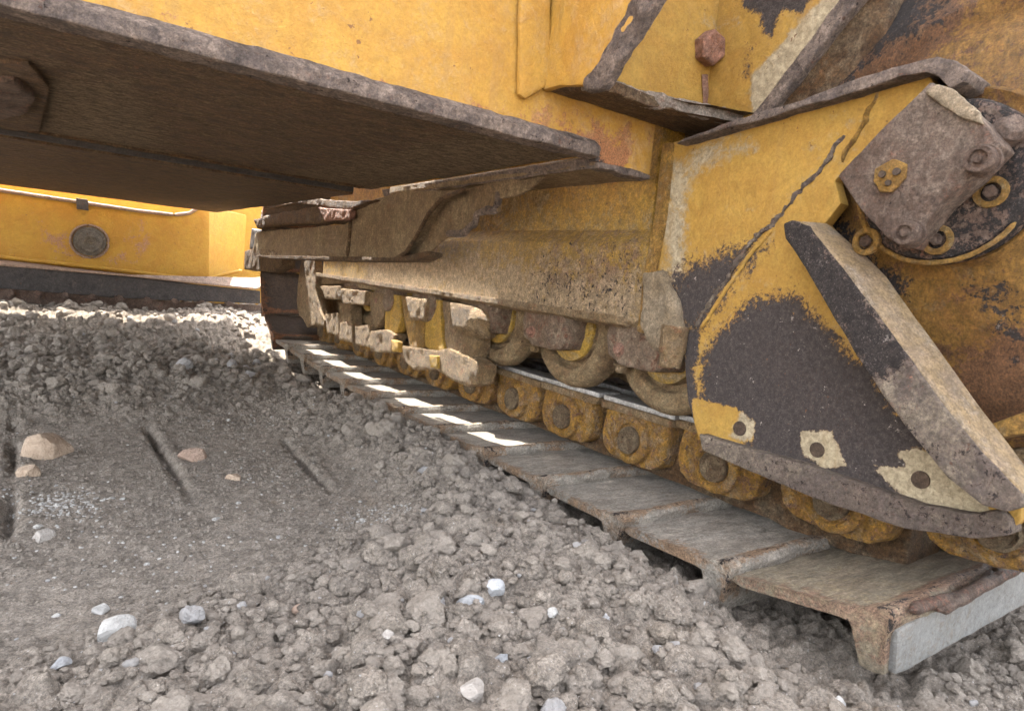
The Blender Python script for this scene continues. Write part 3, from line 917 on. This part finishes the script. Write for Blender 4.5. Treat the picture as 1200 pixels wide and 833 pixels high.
# bare bright grouser face and chewed lip of the nearest shoe, as sub-parts
s0 = [o for o in DZ.children if o.name == 'track_shoe'][0]
yz = joints[0]
fpts = [(XS0 + .012, -.018), (XS0 + .06, -.013), (1.45, -.016), (1.45, -.079), (1.10, -.080), (XS0 + .055, -.082), (XS0 + .026, -.079)]
prism('grouser_face', [Vector((x, yz[0] - .010, yz[1] + dz)) for x, dz in fpts], (0, .014, 0), 'grouser', s0, bev=.003, L=.012, amp=.0018, sc=25)
bead('chewed_lip', [Vector((XS0 + t, yz[0] - .006 - .010 * math.sin(t * 9), yz[1] + .002 + .004 * math.sin(t * 24))) for t in np.linspace(.03, .60, 34)], .0085, 'iron', s0, amp=.0035, sc=45)
bead('chewed_lip', [Vector((XS0 + t, yz[0] - .018 - (t - .10) * .05, yz[1] - .004 + (t - .10) * .10)) for t in np.linspace(.095, .60, 30)], .009, 'iron', s0, amp=.0035, sc=45, s=9)

# ---- track: links with pins and rails
XK = 1.09


def make_link(y):
    h = .100
    w = .100
    zt = -.272
    prof = [(-w, zt), (w * .92, zt), (w * .98, zt - .035), (w, zt - .070), (w * .93, zt - .096), (w * .66, zt - .113), (0, zt - .117), (-w * .66, zt - .114), (-w * .93, zt - .096), (-w, zt - .07)]
    bm = prism_bm([Vector((XK, y + a, b)) for a, b in prof], (.07, 0, 0), bev=.008, L=.010, amp=.0036, sc=40, seg=2)
    o = finish('track_link', bm, 'link', DZ, (XK, y, -.335), sharp=50)
    lathe('link_boss', (XK - .002, y - .005, -.332), (-1, 0, 0), [(-.01, .055), (.011, .053), (.016, .047), (.017, .039), (.009, .035), (.009, .0)], 'link', o, n=32, L=.005, amp=.0012, sc=55)
    lathe('pin', (XK - .013, y - .005, -.332), (-1, 0, 0), [(-.01, .031), (.009, .030), (.011, .026), (.005, .021), (.005, .013), (.009, .009), (.010, 0)], 'pin', o, n=24, L=.004, amp=.0022, sc=80)
    r = box('rail_top', (XK + .004, y - .112, -.262), (XK + .075, y + .112, -.250), 'rail', o, bev=.003)
    box('rail_side', (XK - .004, y - .110, -.279), (XK + .070, y + .110, -.2625), 'muddy', o, bev=.003, L=.014, amp=.0015, sc=40)
    return o


pins = [.56, .80, 1.035, 1.275, 1.50, 1.73]
proto = make_link(pins[2])
protoB = make_link(pins[3])
for n_, y in enumerate(pins[:2] + pins[4:] + [1.965 + .2325 * q for q in range(6)]):
    z = -.335 + (.018 if y < .6 else (.008 if y < .9 else 0))
    copy_tree(protoB if n_ % 2 else proto, (XK, y, z), (random.uniform(-.03, .03), 0, 0), DZ)
copy_tree(proto, (XK, .325, -.278), (-.16, 0, 0), DZ)
box('far_rail', (1.28, .5, -.285), (1.34, 3.0, -.262), 'rail', DZ, bev=.003)
box('far_links', (1.27, .4, -.39), (1.35, 3.05, -.288), 'muddy', DZ, bev=.006)
box('dark_chain_filler', (1.13, .45, -.405), (1.26, 3.0, -.30), 'belly', DZ, bev=.006, L=.03, amp=.006, sc=20)  # filler behind the links, dark brown to paint shade into the gaps

# ---- rollers
RP = [(1.0, .03), (1.0, .05), (.985, .078), (1.004, .083), (1.004, .094), (.980, .100), (.976, .110), (.975, .128), (.985, .140), (1.0, .146), (1.03, .146), (1.045, .130), (1.05, .122), (1.20, .122), (1.21, .14), (1.25, .14), (1.25, .0)]


def make_roller(y, z=-.105):
    o = lathe('track_roller', (1.0, y, z), (1, 0, 0), [(a - .92, r) for a, r in RP], 'roller', DZ, n=56, L=.014, amp=.0016, sc=30)
    lathe('roller_hub', (1.0, y, z), (1, 0, 0), [(.045, 0), (.045, .045), (.050, .062), (.062, .079), (.075, .080)], 'hub', o, n=40)
    return o


ry = [.94, 1.255, 1.59, 1.90, 2.22, 2.55]
rp = make_roller(ry[1])
for y in [ry[0]] + ry[2:]:
    copy_tree(rp, (1.0, y, -.105), (random.uniform(0, 6), 0, 0), DZ)


def make_cap(y):
    pr = [(-.085, -.072), (.115, -.072), (.118, -.105), (.108, -.140), (.07, -.158), (-.02, -.160), (-.07, -.150), (-.085, -.120)]
    o = finish('roller_cap', prism_bm([Vector((1.008, y + a, b)) for a, b in pr], (.065, 0, 0), bev=.007, L=.009, amp=.0035, sc=34, seg=3), 'cap', DZ, (1.008, y, -.11))
    lathe('cap_shaft', (1.0, y - .035, -.110), (1, 0, 0), [(-.004, 0), (-.004, .040), (.0, .046), (.07, .048)], 'cap', o, n=30, L=.010, amp=.004, sc=40)
    for dy in (-.055, .070):
        hexbolt('cap_bolt', (1.009, y + dy, -.125), (-1, 0, 0), .011, .012, 'rbolt', o, s=4)
    hexbolt('cap_bolt', (1.035, y + .085, -.158), (0, 0, -1), .014, .020, 'muddy', o, s=2)
    return o


cp = make_cap(1.275)
for y in (.955, 1.60, 1.93, 2.25, 2.58):
    copy_tree(cp, (1.008, y, -.11), None, DZ)
# bolt boss standing beside the rearmost cap
lathe('cap_stud', at(789, 400, x=.985), (0, 0, -1), [(-.03, .026), (.02, .026), (.026, .022), (.03, .022), (.05, .021), (.05, 0)], 'muddy', DZ, n=24, L=.008, amp=.003, sc=50)

# ---- roller guards between the caps: tapered hangers with foot plates
XG = 1.0


def guard(name, pts, depth, mat, x=XG, s=0, bev=.004):
    return prism(name, P(pts, x=x), (depth, 0, 0), mat, DZ, bev=bev, L=.010, amp=.0028, sc=34, s=s)


guard('guard_hanger', [(452, 344), (468, 346), (470, 372), (466, 388), (456, 397), (450, 385)], .03, 'ydusty', s=1)
guard('guard_hanger', [(469, 346), (500, 350), (497, 380), (496, 408), (480, 408), (476, 388)], .05, 'ymud', s=2)
guard('guard_hanger', [(498, 350), (516, 352), (517, 388), (521, 412), (508, 412), (498, 406)], .03, 'ydusty', s=3)
guard('guard_hanger', [(518, 352), (528, 354), (532, 386), (557, 388), (558, 405), (550, 432), (530, 432), (522, 405)], .05, 'muddy', s=4)
guard('hanger_cap', [(474, 347), (500, 350), (498, 377), (480, 375)], .04, 'muddy', x=.985, s=5, bev=.008)
guard('hanger_cap', [(526, 354), (553, 358), (554, 388), (530, 386)], .04, 'muddy', x=.985, s=6, bev=.008)
lathe('cap_shaft', at(558, 378, x=.995), (.6, -.8, 0), [(-.01, 0), (-.01, .042), (.05, .044), (.055, .040), (.055, 0)], 'muddy', DZ, n=26, L=.01, amp=.004, sc=40)
guard('guard_foot', [(460, 402), (470, 405), (496, 408), (516, 412), (517, 430), (512, 434), (484, 433), (476, 425), (466, 413)], .06, 'muddy', x=.99, s=7)
guard('guard_foot', [(506, 412), (524, 408), (552, 420), (562, 428), (558, 450), (546, 453), (530, 446), (512, 434)], .06, 'muddy', x=.985, s=8)
guard('foot_post', [(458, 398), (466, 400), (467, 413), (459, 412)], .02, 'ydusty', x=.975, s=9, bev=.003)
guard('foot_post', [(503, 416), (512, 417), (512, 432), (504, 431)], .02, 'ydusty', x=.975, s=10, bev=.003)
guard('guard_hanger', [(400, 335), (413, 336), (412, 360), (402, 358)], .04, 'muddy', s=11)
guard('hanger_cap', [(375, 335), (399, 335), (400, 352), (381, 350)], .05, 'muddy', x=.985, s=12)
guard('hanger_cap', [(399, 338), (428, 341), (427, 358), (402, 356)], .05, 'muddy', x=.98, s=13)
guard('guard_hanger', [(433, 342), (450, 344), (449, 372), (440, 385), (434, 372)], .03, 'muddy', s=14)
guard('guard_hanger', [(396, 355), (410, 358), (412, 384), (398, 388)], .05, 'muddy', s=15)
guard('guard_foot', [(398, 378), (411, 376), (413, 402), (397, 398)], .05, 'muddy', x=.985, s=16)
guard('guard_foot', [(416, 382), (431, 380), (436, 408), (416, 404)], .05, 'muddy', x=.985, s=17)
guard('guard_foot', [(434, 388), (452, 386), (462, 392), (458, 414), (434, 412)], .05, 'muddy', x=.985, s=18)
guard('guard_foot', [(381, 368), (396, 366), (397, 394), (383, 390)], .05, 'muddy', x=.99, s=19)

# front idler behind the guards
lathe('idler_wheel', (1.12, 3.02, -.10), (1, 0, 0), [(0, 0), (0, .08), (.02, .2), (0, .25), (.01, .285), (.14, .285), (.14, 0)], 'muddy', DZ, n=48)

# ---- blade group at the front
YB = 4.35
blade = prism('blade_box', P([(-260, 200), (-120, 205), (0, 222), (100, 237), (160, 246), (205, 251), (222, 249), (236, 240), (246, 240), (246, 325), (236, 327), (120, 314), (0, 300), (-260, 268)], y=YB), (0, .05, 0), 'bladeyel', DZ, bev=.008, L=.06, amp=.004, sc=3)
wear(blade, [(2, P([(50, 268), (75, 268), (100, 298), (140, 298), (165, 262), (180, 290), (150, 304), (100, 306), (60, 296)], y=YB), .10, .62)], axes=(0, 2))
prism('blade_box_end', [at(240, 325, y=YB), at(243, 242, y=YB), at(288, 252, y=YB + .35), at(284, 316, y=YB + .35)], (.012, .03, 0), 'bladeyel', blade, bev=.006)
prism('moldboard', [Vector((-1.6, YB + .60, -.42)), Vector((2.2, YB + .60, -.42)), Vector((2.2, YB + .60, .50)), Vector((-1.6, YB + .60, .50))], (0, .03, 0), 'bladeyel', blade, bev=.004)
prism('blade_box_top', [Vector((-1.6, YB + .052, .120)), Vector((.78, YB + .052, .150)), Vector((.98, YB + .598, .150)), Vector((-1.6, YB + .598, .12))], (0, 0, .012), 'bladeyel', blade, bev=.004)
rimpts = [at(u, v, y=YB - .005) for (u, v) in ((-160, 203), (-80, 211), (0, 223), (100, 238), (160, 247), (205, 252), (222, 250), (238, 240))]
bead('blade_rim', rimpts, .010, 'lippink', blade, amp=.001)
bead('blade_rim', [at(u, v, y=YB - .006) for (u, v) in ((-160, 281), (0, 301), (120, 314), (236, 328), (262, 322), (284, 317))], .010, 'bladeyel', blade, amp=.001)
bead('bolt_seat', [at(105, 283, y=YB - .006) + Vector((.088 * math.cos(t), 0, .088 * math.sin(t))) for t in np.linspace(0, 6.3, 26)], .007, 'lippink', blade, amp=.001)
prism('rim_bracket', P([(89, 232), (103, 234), (104, 247), (90, 245)], y=YB - .02), (0, .03, 0), 'blacksteel', blade, bev=.003)
hb = at(105, 283, y=YB - .004)
lathe('blade_bolt', hb, (0, -1, 0), [(-.01, .080), (.006, .078), (.010, .066), (.010, .060), (.024, .056), (.026, .03), (.020, .02), (.020, 0)], 'silver', blade, n=30, L=.02, amp=.003, sc=20)
# flange under the box and the dark blade strip with its bolts
prism('blade_flange', [at(-260, 292, y=YB), at(0, 304, y=YB), at(236, 331, y=YB), at(331, 322, y=YB + .25), at(331, 326, y=YB - .08), at(300, 338, y=YB - .12), at(150, 322, y=YB - .12), at(0, 309, y=YB - .12), at(-260, 296, y=YB - .12)],
      (0, 0, -.010), 'lippink', DZ, bev=.002)
strip2 = prism('blade_strip', P([(-260, 290), (0, 311), (150, 325), (305, 341), (305, 356), (150, 350), (0, 338), (-260, 318)], y=YB - .11), (0, .03, 0), 'blacksteel', DZ, bev=.004, L=.05, amp=.003, sc=8)
cut = prism('cutting_edge', P([(-260, 319), (0, 338), (150, 351), (306, 358), (306, 372), (150, 366), (0, 352), (-260, 336)], y=YB - .10), (0, .03, 0), 'iron', DZ, bev=.004, L=.05, amp=.004, sc=8)
for i in range(9):
    u = 12 + i * 32
    hexbolt('edge_bolt', at(u, 342 + u * .055, y=YB - .105), (0, -1, 0), .020, .016, 'iron', cut, s=i)

# ================================================================== THE GROUND
GROOVES = [((-.075, 2.15), (-.050, 1.30)), ((.225, 2.05), (.240, 1.36)), ((.535, 1.80), (.505, 1.33)), ((.70, 2.25), (.66, 1.9))]


def sstep(a, b, x):
    t = np.clip((x - a) / (b - a), 0, 1)
    return t * t * (3 - 2 * t)


def masks(X, Y):
    wob = fbm(np.stack([X * 3.1, Y * 3.1, X * 0], -1).reshape(-1, 3), 3, 50).reshape(X.shape)
    # loose heap close to the eye
    near = 1 - sstep(.78, 1.02, Y + .16 * wob + (X - .2) * -.35)
    # windrow beside the track
    edge = .62 - .45 * np.clip(1.35 - Y, 0, 1)
    band = sstep(edge - .10, edge + .12, X + .12 * wob) * sstep(3.4, 2.8, Y)
    back = sstep(2.05, 2.45, Y + .25 * wob)
    return near, band, back, wob


def height(X, Y):
    near, band, back, wob = masks(X, Y)
    loose = np.clip(np.maximum.reduce([near, band, back]), 0, 1)
    P3 = np.stack([X, Y, X * 0], -1).reshape(-1, 3)
    z = np.full(X.shape, -.500)
    z = z + .014 * fbm(P3 * 2.2, 4, 3).reshape(X.shape)
    z = z + near * .022 + band * .026 + band * near * .004
    z = z - .030 * sstep(.80, .92, X) * sstep(3.4, 3.0, Y) - .030 * sstep(.68, .80, X) * sstep(1.15, .85, Y) + .030 * sstep(.60, .80, X) * sstep(1.1, 1.45, Y) * sstep(2.3, 1.9, Y) - .030 * sstep(.45, .75, X) * sstep(2.0, 2.6, Y) * sstep(4.0, 3.6, Y)
    z = z + back * .020 + .10 * sstep(3.2, 4.3, Y)
    z = z + back * .035 * fbm(P3 * 4.0, 3, 77).reshape(X.shape)
    z = z + .035 * np.exp(-((Y - 2.55) / .22) ** 2) * sstep(.75, .45, X)
    # hump of soil beside the near shoes
    z = z + .020 * np.exp(-(((X - .66) / .16) ** 2 + ((Y - .72) / .2) ** 2))
    z = z - .030 * np.exp(-(((X - .80) / .10) ** 2 + ((Y - .42) / .14) ** 2))
    # lumps
    amp = .004 + .028 * loose
    dd = np.hypot(X, Y)
    f1, f2, h = worley(X, Y, .075, 5)
    z = z + loose * .016 * (1 - np.clip(f1 * 1.5, 0, 1) ** 2) * (.3 + h)
    f1, f2, h = worley(X + .02 * wob, Y, .031, 6)
    z = z + (amp * .50) * (np.clip((f2 - f1) * 1.9, 0, 1) ** .5) * (.25 + h)
    f1, f2, h = worley(X, Y + .01 * wob, .0135, 7)
    z = z + (amp * .24 + .0010) * (np.clip((f2 - f1) * 1.9, 0, 1) ** .5) * (.2 + h)
    z = z + (.0016 + .004 * loose) * fbm(P3 * 60, 3, 8).reshape(X.shape)
    # flat part: fine grit
    z = z + (1 - loose) * .0035 * fbm(P3 * 22, 4, 9).reshape(X.shape)
    # grouser prints
    w2 = fbm(P3 * 11, 3, 91).reshape(X.shape)
    for (a, b) in GROOVES:
        ax, ay = a
        bx, by = b
        t = (Y - ay) / (by - ay)
        gx = ax + (bx - ax) * t
        m = np.exp(-((X - gx + .004 * wob) / .0095) ** 2) * sstep(-.02, .06, t) * sstep(1.04, .92, t)
        m2 = np.exp(-((X - gx - .024) / .016) ** 2) * sstep(-.02, .06, t) * sstep(1.04, .92, t)
        z = z - (1 - .5 * loose) * (.019 * m - .003 * m2) * np.clip(1 + 1.1 * wob + 1.2 * w2, .1, 1.6)
    return z


def grid_sheet(name, xs, ys, mat, zoff=0.0, hole=None):
    Xg, Yg = np.meshgrid(xs, ys)
    Z = height(Xg, Yg) + zoff
    nx, ny = len(xs), len(ys)
    V = np.stack([Xg, Yg, Z], -1).reshape(-1, 3)
    i = np.arange(nx - 1)[None, :] + (np.arange(ny - 1) * nx)[:, None]
    Q = np.stack([i, i + 1, i + 1 + nx, i + nx], -1).reshape(-1, 4)
    me = bpy.data.meshes.new(name)
    me.vertices.add(len(V))
    me.vertices.foreach_set('co', V.ravel())
    me.loops.add(Q.size)
    me.loops.foreach_set('vertex_index', Q.ravel().astype(np.int32))
    me.polygons.add(len(Q))
    me.polygons.foreach_set('loop_start', np.arange(0, Q.size, 4, dtype=np.int32))
    me.update(calc_edges=True)
    me.polygons.foreach_set('use_smooth', np.ones(len(Q), dtype=bool))
    me.materials.append(M[mat])
    o = bpy.data.objects.new(name, me)
    COL.objects.link(o)
    return o


def graded(parts):
    r = []
    for a, b, st in parts:
        r += list(np.arange(a, b, st))
    r.append(parts[-1][1])
    return np.array(r)


# one sheet: fine under the eye, coarse towards the horizon
xs = graded([(-400, -40, 40), (-40, -6, 3), (-6, -1.2, .3), (-1.2, -.26, .04), (-.26, 1.36, .0048), (1.36, 1.8, .02), (1.8, 6, .3), (6, 40, 3), (40, 400.1, 40)])
ys = graded([(-400, -40, 40), (-40, -6, 3), (-6, -.6, .3), (-.6, .16, .03), (.16, 1.3, .0048), (1.3, 2.4, .007), (2.4, 4.6, .014), (4.6, 7, .06), (7, 20, .6), (20, 60, 4), (60, 400.1, 40)])
g = grid_sheet('ground', xs, ys, 'soil')
tag(g, kind='structure')

# ------------------------------------------------------------------ clods


def ico(sub):
    bm = bmesh.new()
    bmesh.ops.create_icosphere(bm, subdivisions=sub, radius=1)
    V = np.array([v.co[:] for v in bm.verts])
    F = np.array([[v.index for v in f.verts] for f in bm.faces])
    bm.free()
    return V, F


def clod_var(sub, s, crumb=.32):
    V, F = ico(sub)
    n = V / np.linalg.norm(V, axis=1)[:, None]
    r = 1 + .34 * fbm(n * 1.3 + s * 9.1, 2, s) + crumb * fbm(n * 3.4 + s * 3.3, 5, s + 40)
    # facets: clip with a few random planes
    rr = np.random.default_rng(s)
    W = n * r[:, None]
    for _ in range(3):
        d = rr.normal(size=3)
        d /= np.linalg.norm(d)
        k = rr.uniform(.62, .9)
        t = W @ d
        W = W - np.where(t > k, (t - k) * .85, 0)[:, None] * d
    W = W * (1 + .10 * fbm(W * 6 + s, 3, s + 80)[:, None])
    return W, F


def build_clods(name, pts, radii, sub, mat, variants=10, s=0, flat=.75):
    vars_ = [clod_var(sub, s + q) for q in range(variants)]
    n = len(pts)
    allV, allF, off = [], [], 0
    rr = np.random.default_rng(s + 5)
    which = rr.integers(0, variants, n)
    for q in range(variants):
        idx = np.where(which == q)[0]
        if not len(idx):
            continue
        V, F = vars_[q]
        m = len(idx)
        quat = rr.normal(size=(m, 4))
        quat /= np.linalg.norm(quat, axis=1)[:, None]
        w, x, y, z = quat.T
        Rm = np.stack([1 - 2 * (y * y + z * z), 2 * (x * y - z * w), 2 * (x * z + y * w),
                       2 * (x * y + z * w), 1 - 2 * (x * x + z * z), 2 * (y * z - x * w),
                       2 * (x * z - y * w), 2 * (y * z + x * w), 1 - 2 * (x * x + y * y)], -1).reshape(m, 3, 3)
        sc = rr.uniform(.75, 1.25, (m, 1, 3)) * radii[idx][:, None, None]
        W = np.einsum('mij,mvj->mvi', Rm, V[None] * sc)
        W[:, :, 2] *= flat
        W += pts[idx][:, None, :]
        allV.append(W.reshape(-1, 3))
        allF.append((F[None] + (np.arange(m) * len(V))[:, None, None]).reshape(-1, 3) + off)
        off += m * len(V)
    V = np.concatenate(allV)
    F = np.concatenate(allF)
    me = bpy.data.meshes.new(name)
    me.vertices.add(len(V))
    me.vertices.foreach_set('co', V.ravel())
    me.loops.add(F.size)
    me.loops.foreach_set('vertex_index', F.ravel().astype(np.int32))
    me.polygons.add(len(F))
    me.polygons.foreach_set('loop_start', np.arange(0, F.size, 3, dtype=np.int32))
    me.update(calc_edges=True)
    me.polygons.foreach_set('use_smooth', np.zeros(len(F), dtype=bool))
    me.materials.append(M[mat])
    o = bpy.data.objects.new(name, me)
    COL.objects.link(o)
    return o


def scatter(n, x0, x1, y0, y1, rmin, rmax, pw, dens, s):
    rr = np.random.default_rng(s)
    X = rr.uniform(x0, x1, n)
    Y = rr.uniform(y0, y1, n)
    near, band, back, wob = masks(X, Y)
    loose = np.maximum.reduce([near, band, back])
    keep = rr.uniform(size=n) < (dens + (1 - dens) * loose ** 1.5)
    keep &= (X < XS0 - .01) | (Y > 3.6) | (Y < .325)
    cl = fbm(np.stack([X * 7, Y * 7, X * 0], -1), 3, s + 2)
    keep &= rr.uniform(size=n) < .62 + 1.1 * cl
    X, Y, loose = X[keep], Y[keep], loose[keep]
    u = rr.uniform(size=len(X))
    r = rmin * (1 - u * (1 - (rmin / rmax) ** pw)) ** (-1 / pw)
    r = r * (.55 + .45 * loose)
    Z = height(X, Y) + r * rr.uniform(-.20, .55, len(X))
    return np.stack([X, Y, Z], 1), r


p1, r1 = scatter(7600, -.15, 1.35, .20, 1.35, .006, .024, 2.0, .01, 11)
b = r1 > .011
o = build_clods('soil_clods', p1[b], r1[b], 4, 'clod', s=1)
tag(o, kind='stuff')
o = build_clods('soil_clods', p1[~b], r1[~b], 3, 'clod', s=20)
tag(o, kind='stuff')
p2, r2 = scatter(26000, -.2, 1.3, .22, 2.4, .0030, .010, 1.5, .42, 12)
o = build_clods('soil_crumbs', p2, r2, 2, 'clod', s=40)
tag(o, kind='stuff')
p3, r3 = scatter(6500, -.3, 1.0, 1.2, 3.2, .007, .030, 2.2, .01, 13)
o = build_clods('soil_clods', p3, r3, 3, 'clod', s=60)
tag(o, kind='stuff')
p4, r4 = scatter(3500, -.8, 1.6, 2.9, 5.6, .010, .034, 2.0, .5, 14)
o = build_clods('soil_clods', p4, r4, 2, 'clod', s=80)
tag(o, kind='stuff')


p5, r5 = scatter(9000, -.2, .75, .8, 2.4, .0028, .0085, 2.0, 1.0, 15)
r5 = r5 * 1.0
o = build_clods('soil_crumbs', p5, r5, 2, 'clod', s=140)
tag(o, kind='stuff')
# pale fine gravel in three little spills on the packed ground
gp_, gr_ = [], []
rr = np.random.default_rng(99)
for (u, v, su, sv, n) in ((75, 590, 30, 9, 300), (330, 492, 60, 6, 160), (440, 612, 30, 10, 160), (170, 640, 150, 30, 130), (300, 545, 120, 30, 90)):
    for _ in range(n):
        p = at(u + rr.normal() * su, v + rr.normal() * sv, z=-.495)
        gp_.append((p.x, p.y))
        gr_.append(rr.uniform(.0014, .0036) * (1.0 + (rr.uniform() < .06)))
gp_ = np.array(gp_)
gr_ = np.array(gr_)
gz = height(gp_[:, 0], gp_[:, 1]) - gr_ * .15
o = build_clods('fine_gravel', np.stack([gp_[:, 0], gp_[:, 1], gz], 1), gr_, 2, 'rock_grey2', s=120)
tag(o, kind='stuff')


# ------------------------------------------------------------------ single stones
def stone(u, v, w_px, h_px, mat, label, s, cat='stone', dz=.0, rotz=0.0, name='stone', seed_planes=9):
    zz = -.49
    for _ in range(9):
        p = at(u, v, z=zz)
        hh = float(height(np.array([[p.x]]), np.array([[p.y]]))[0, 0]) + dz
        zz += (hh - zz) * .6
    p = at(u, v, z=zz)
    d = p.length
    rx = w_px * d / FPX / 2
    rz = h_px * d / FPX / 2
    V, F = ico(4)
    rr = np.random.default_rng(s)
    W = V * (1 + .10 * fbm(V * 1.5 + s, 2, s)[:, None])
    for _ in range(seed_planes):
        n = rr.normal(size=3)
        n /= np.linalg.norm(n)
        k = rr.uniform(.42, .80)
        t = W @ n
        W = W - np.where(t > k, (t - k) * .97, 0)[:, None] * n
    W = W * (1 + .03 * fbm(V * 8 + s, 3, s + 3)[:, None])
    W = W / np.abs(W).max(0)
    c, s_ = math.cos(rotz), math.sin(rotz)
    bm = bmesh.new()
    vs = []
    for q in W:
        x, y, z = q[0] * rx, q[1] * rx * .75, q[2] * rz
        vs.append(bm.verts.new((x * c - y * s_ + p.x, x * s_ + y * c + p.y, z + p.z)))
    for f in F:
        bm.faces.new([vs[i] for i in f])
    o = finish(name, bm, mat, None, p, sharp=28)
    tag(o, label, cat)
    return o


A = [(60, 531, 48, 44, 'rock_tan', 'large tan angular stone in the groove at the left', 3, 0.3),
     (29, 556, 25, 20, 'rock_tan', 'small tan stone touching the large tan stone', 4, 0.0),
     (134, 744, 36, 36, 'rock_white', 'palest white flat-faced stone standing in the near loose soil', 5, .4),
     (282, 697, 52, 22, 'rock_grey', 'long low grey stone at the edge of the near heap', 6, .6),
     (551, 713, 40, 30, 'rock_blue', 'bluish white wedge stone in the middle of the near heap', 7, .5),
     (579, 690, 28, 24, 'rock_blue', 'bluish white stone just behind the wedge stone', 8, .2),
     (226, 537, 30, 20, 'rock_pink', 'pinkish brown stone beside the middle groove', 9, .1),
     (118, 716, 15, 14, 'rock_white', 'small white pebble above the palest white stone', 10, .1),
     (455, 744, 28, 24, 'rock_grey', 'rounded grey stone left of the bluish wedge stone', 12, .7),
     (385, 705, 28, 13, 'rock_blue', 'flat bluish sliver beside the reddish stone', 13, .2),
     (352, 716, 18, 14, 'rock_pink', 'small reddish stone in the near heap', 14, .1),
     (588, 771, 18, 14, 'rock_blue', 'small pale blue pebble below the bluish wedge stone', 15, .1),
     (710, 727, 26, 14, 'rock_blue', 'bluish stone in the dark hollow before the track', 16, .5),
     (648, 718, 17, 14, 'rock_white', 'small white pebble between the blue stones and the track', 17, .9),
     (275, 560, 20, 10, 'rock_tan', 'flat tan sliver on the packed ground', 18, .1),
     (48, 630, 24, 15, 'rock_grey', 'grey pebble on the packed ground at the left', 19, .3),
     (69, 779, 20, 14, 'rock_blue', 'small bluish pebble in the near heap at the left', 21, .3),
     (822, 712, 20, 18, 'rock_white', 'pale pebble below the second nearest track shoe', 22, .3),
     (788, 686, 20, 24, 'rock_grey', 'upright grey lump against the third nearest track shoe', 23, .3),
     (554, 808, 34, 28, 'rock_grey', 'rounded grey stone at the very front of the heap', 24, .4),
     (980, 826, 22, 18, 'rock_white', 'white pebble in front of the bright grouser', 25, .4)]
for (u, v, w, h, m_, lab, s, rz) in A:
    stone(u, v, w, h, m_, lab, s, rotz=rz, dz=.026 if w > 50 and h > 40 else .002)
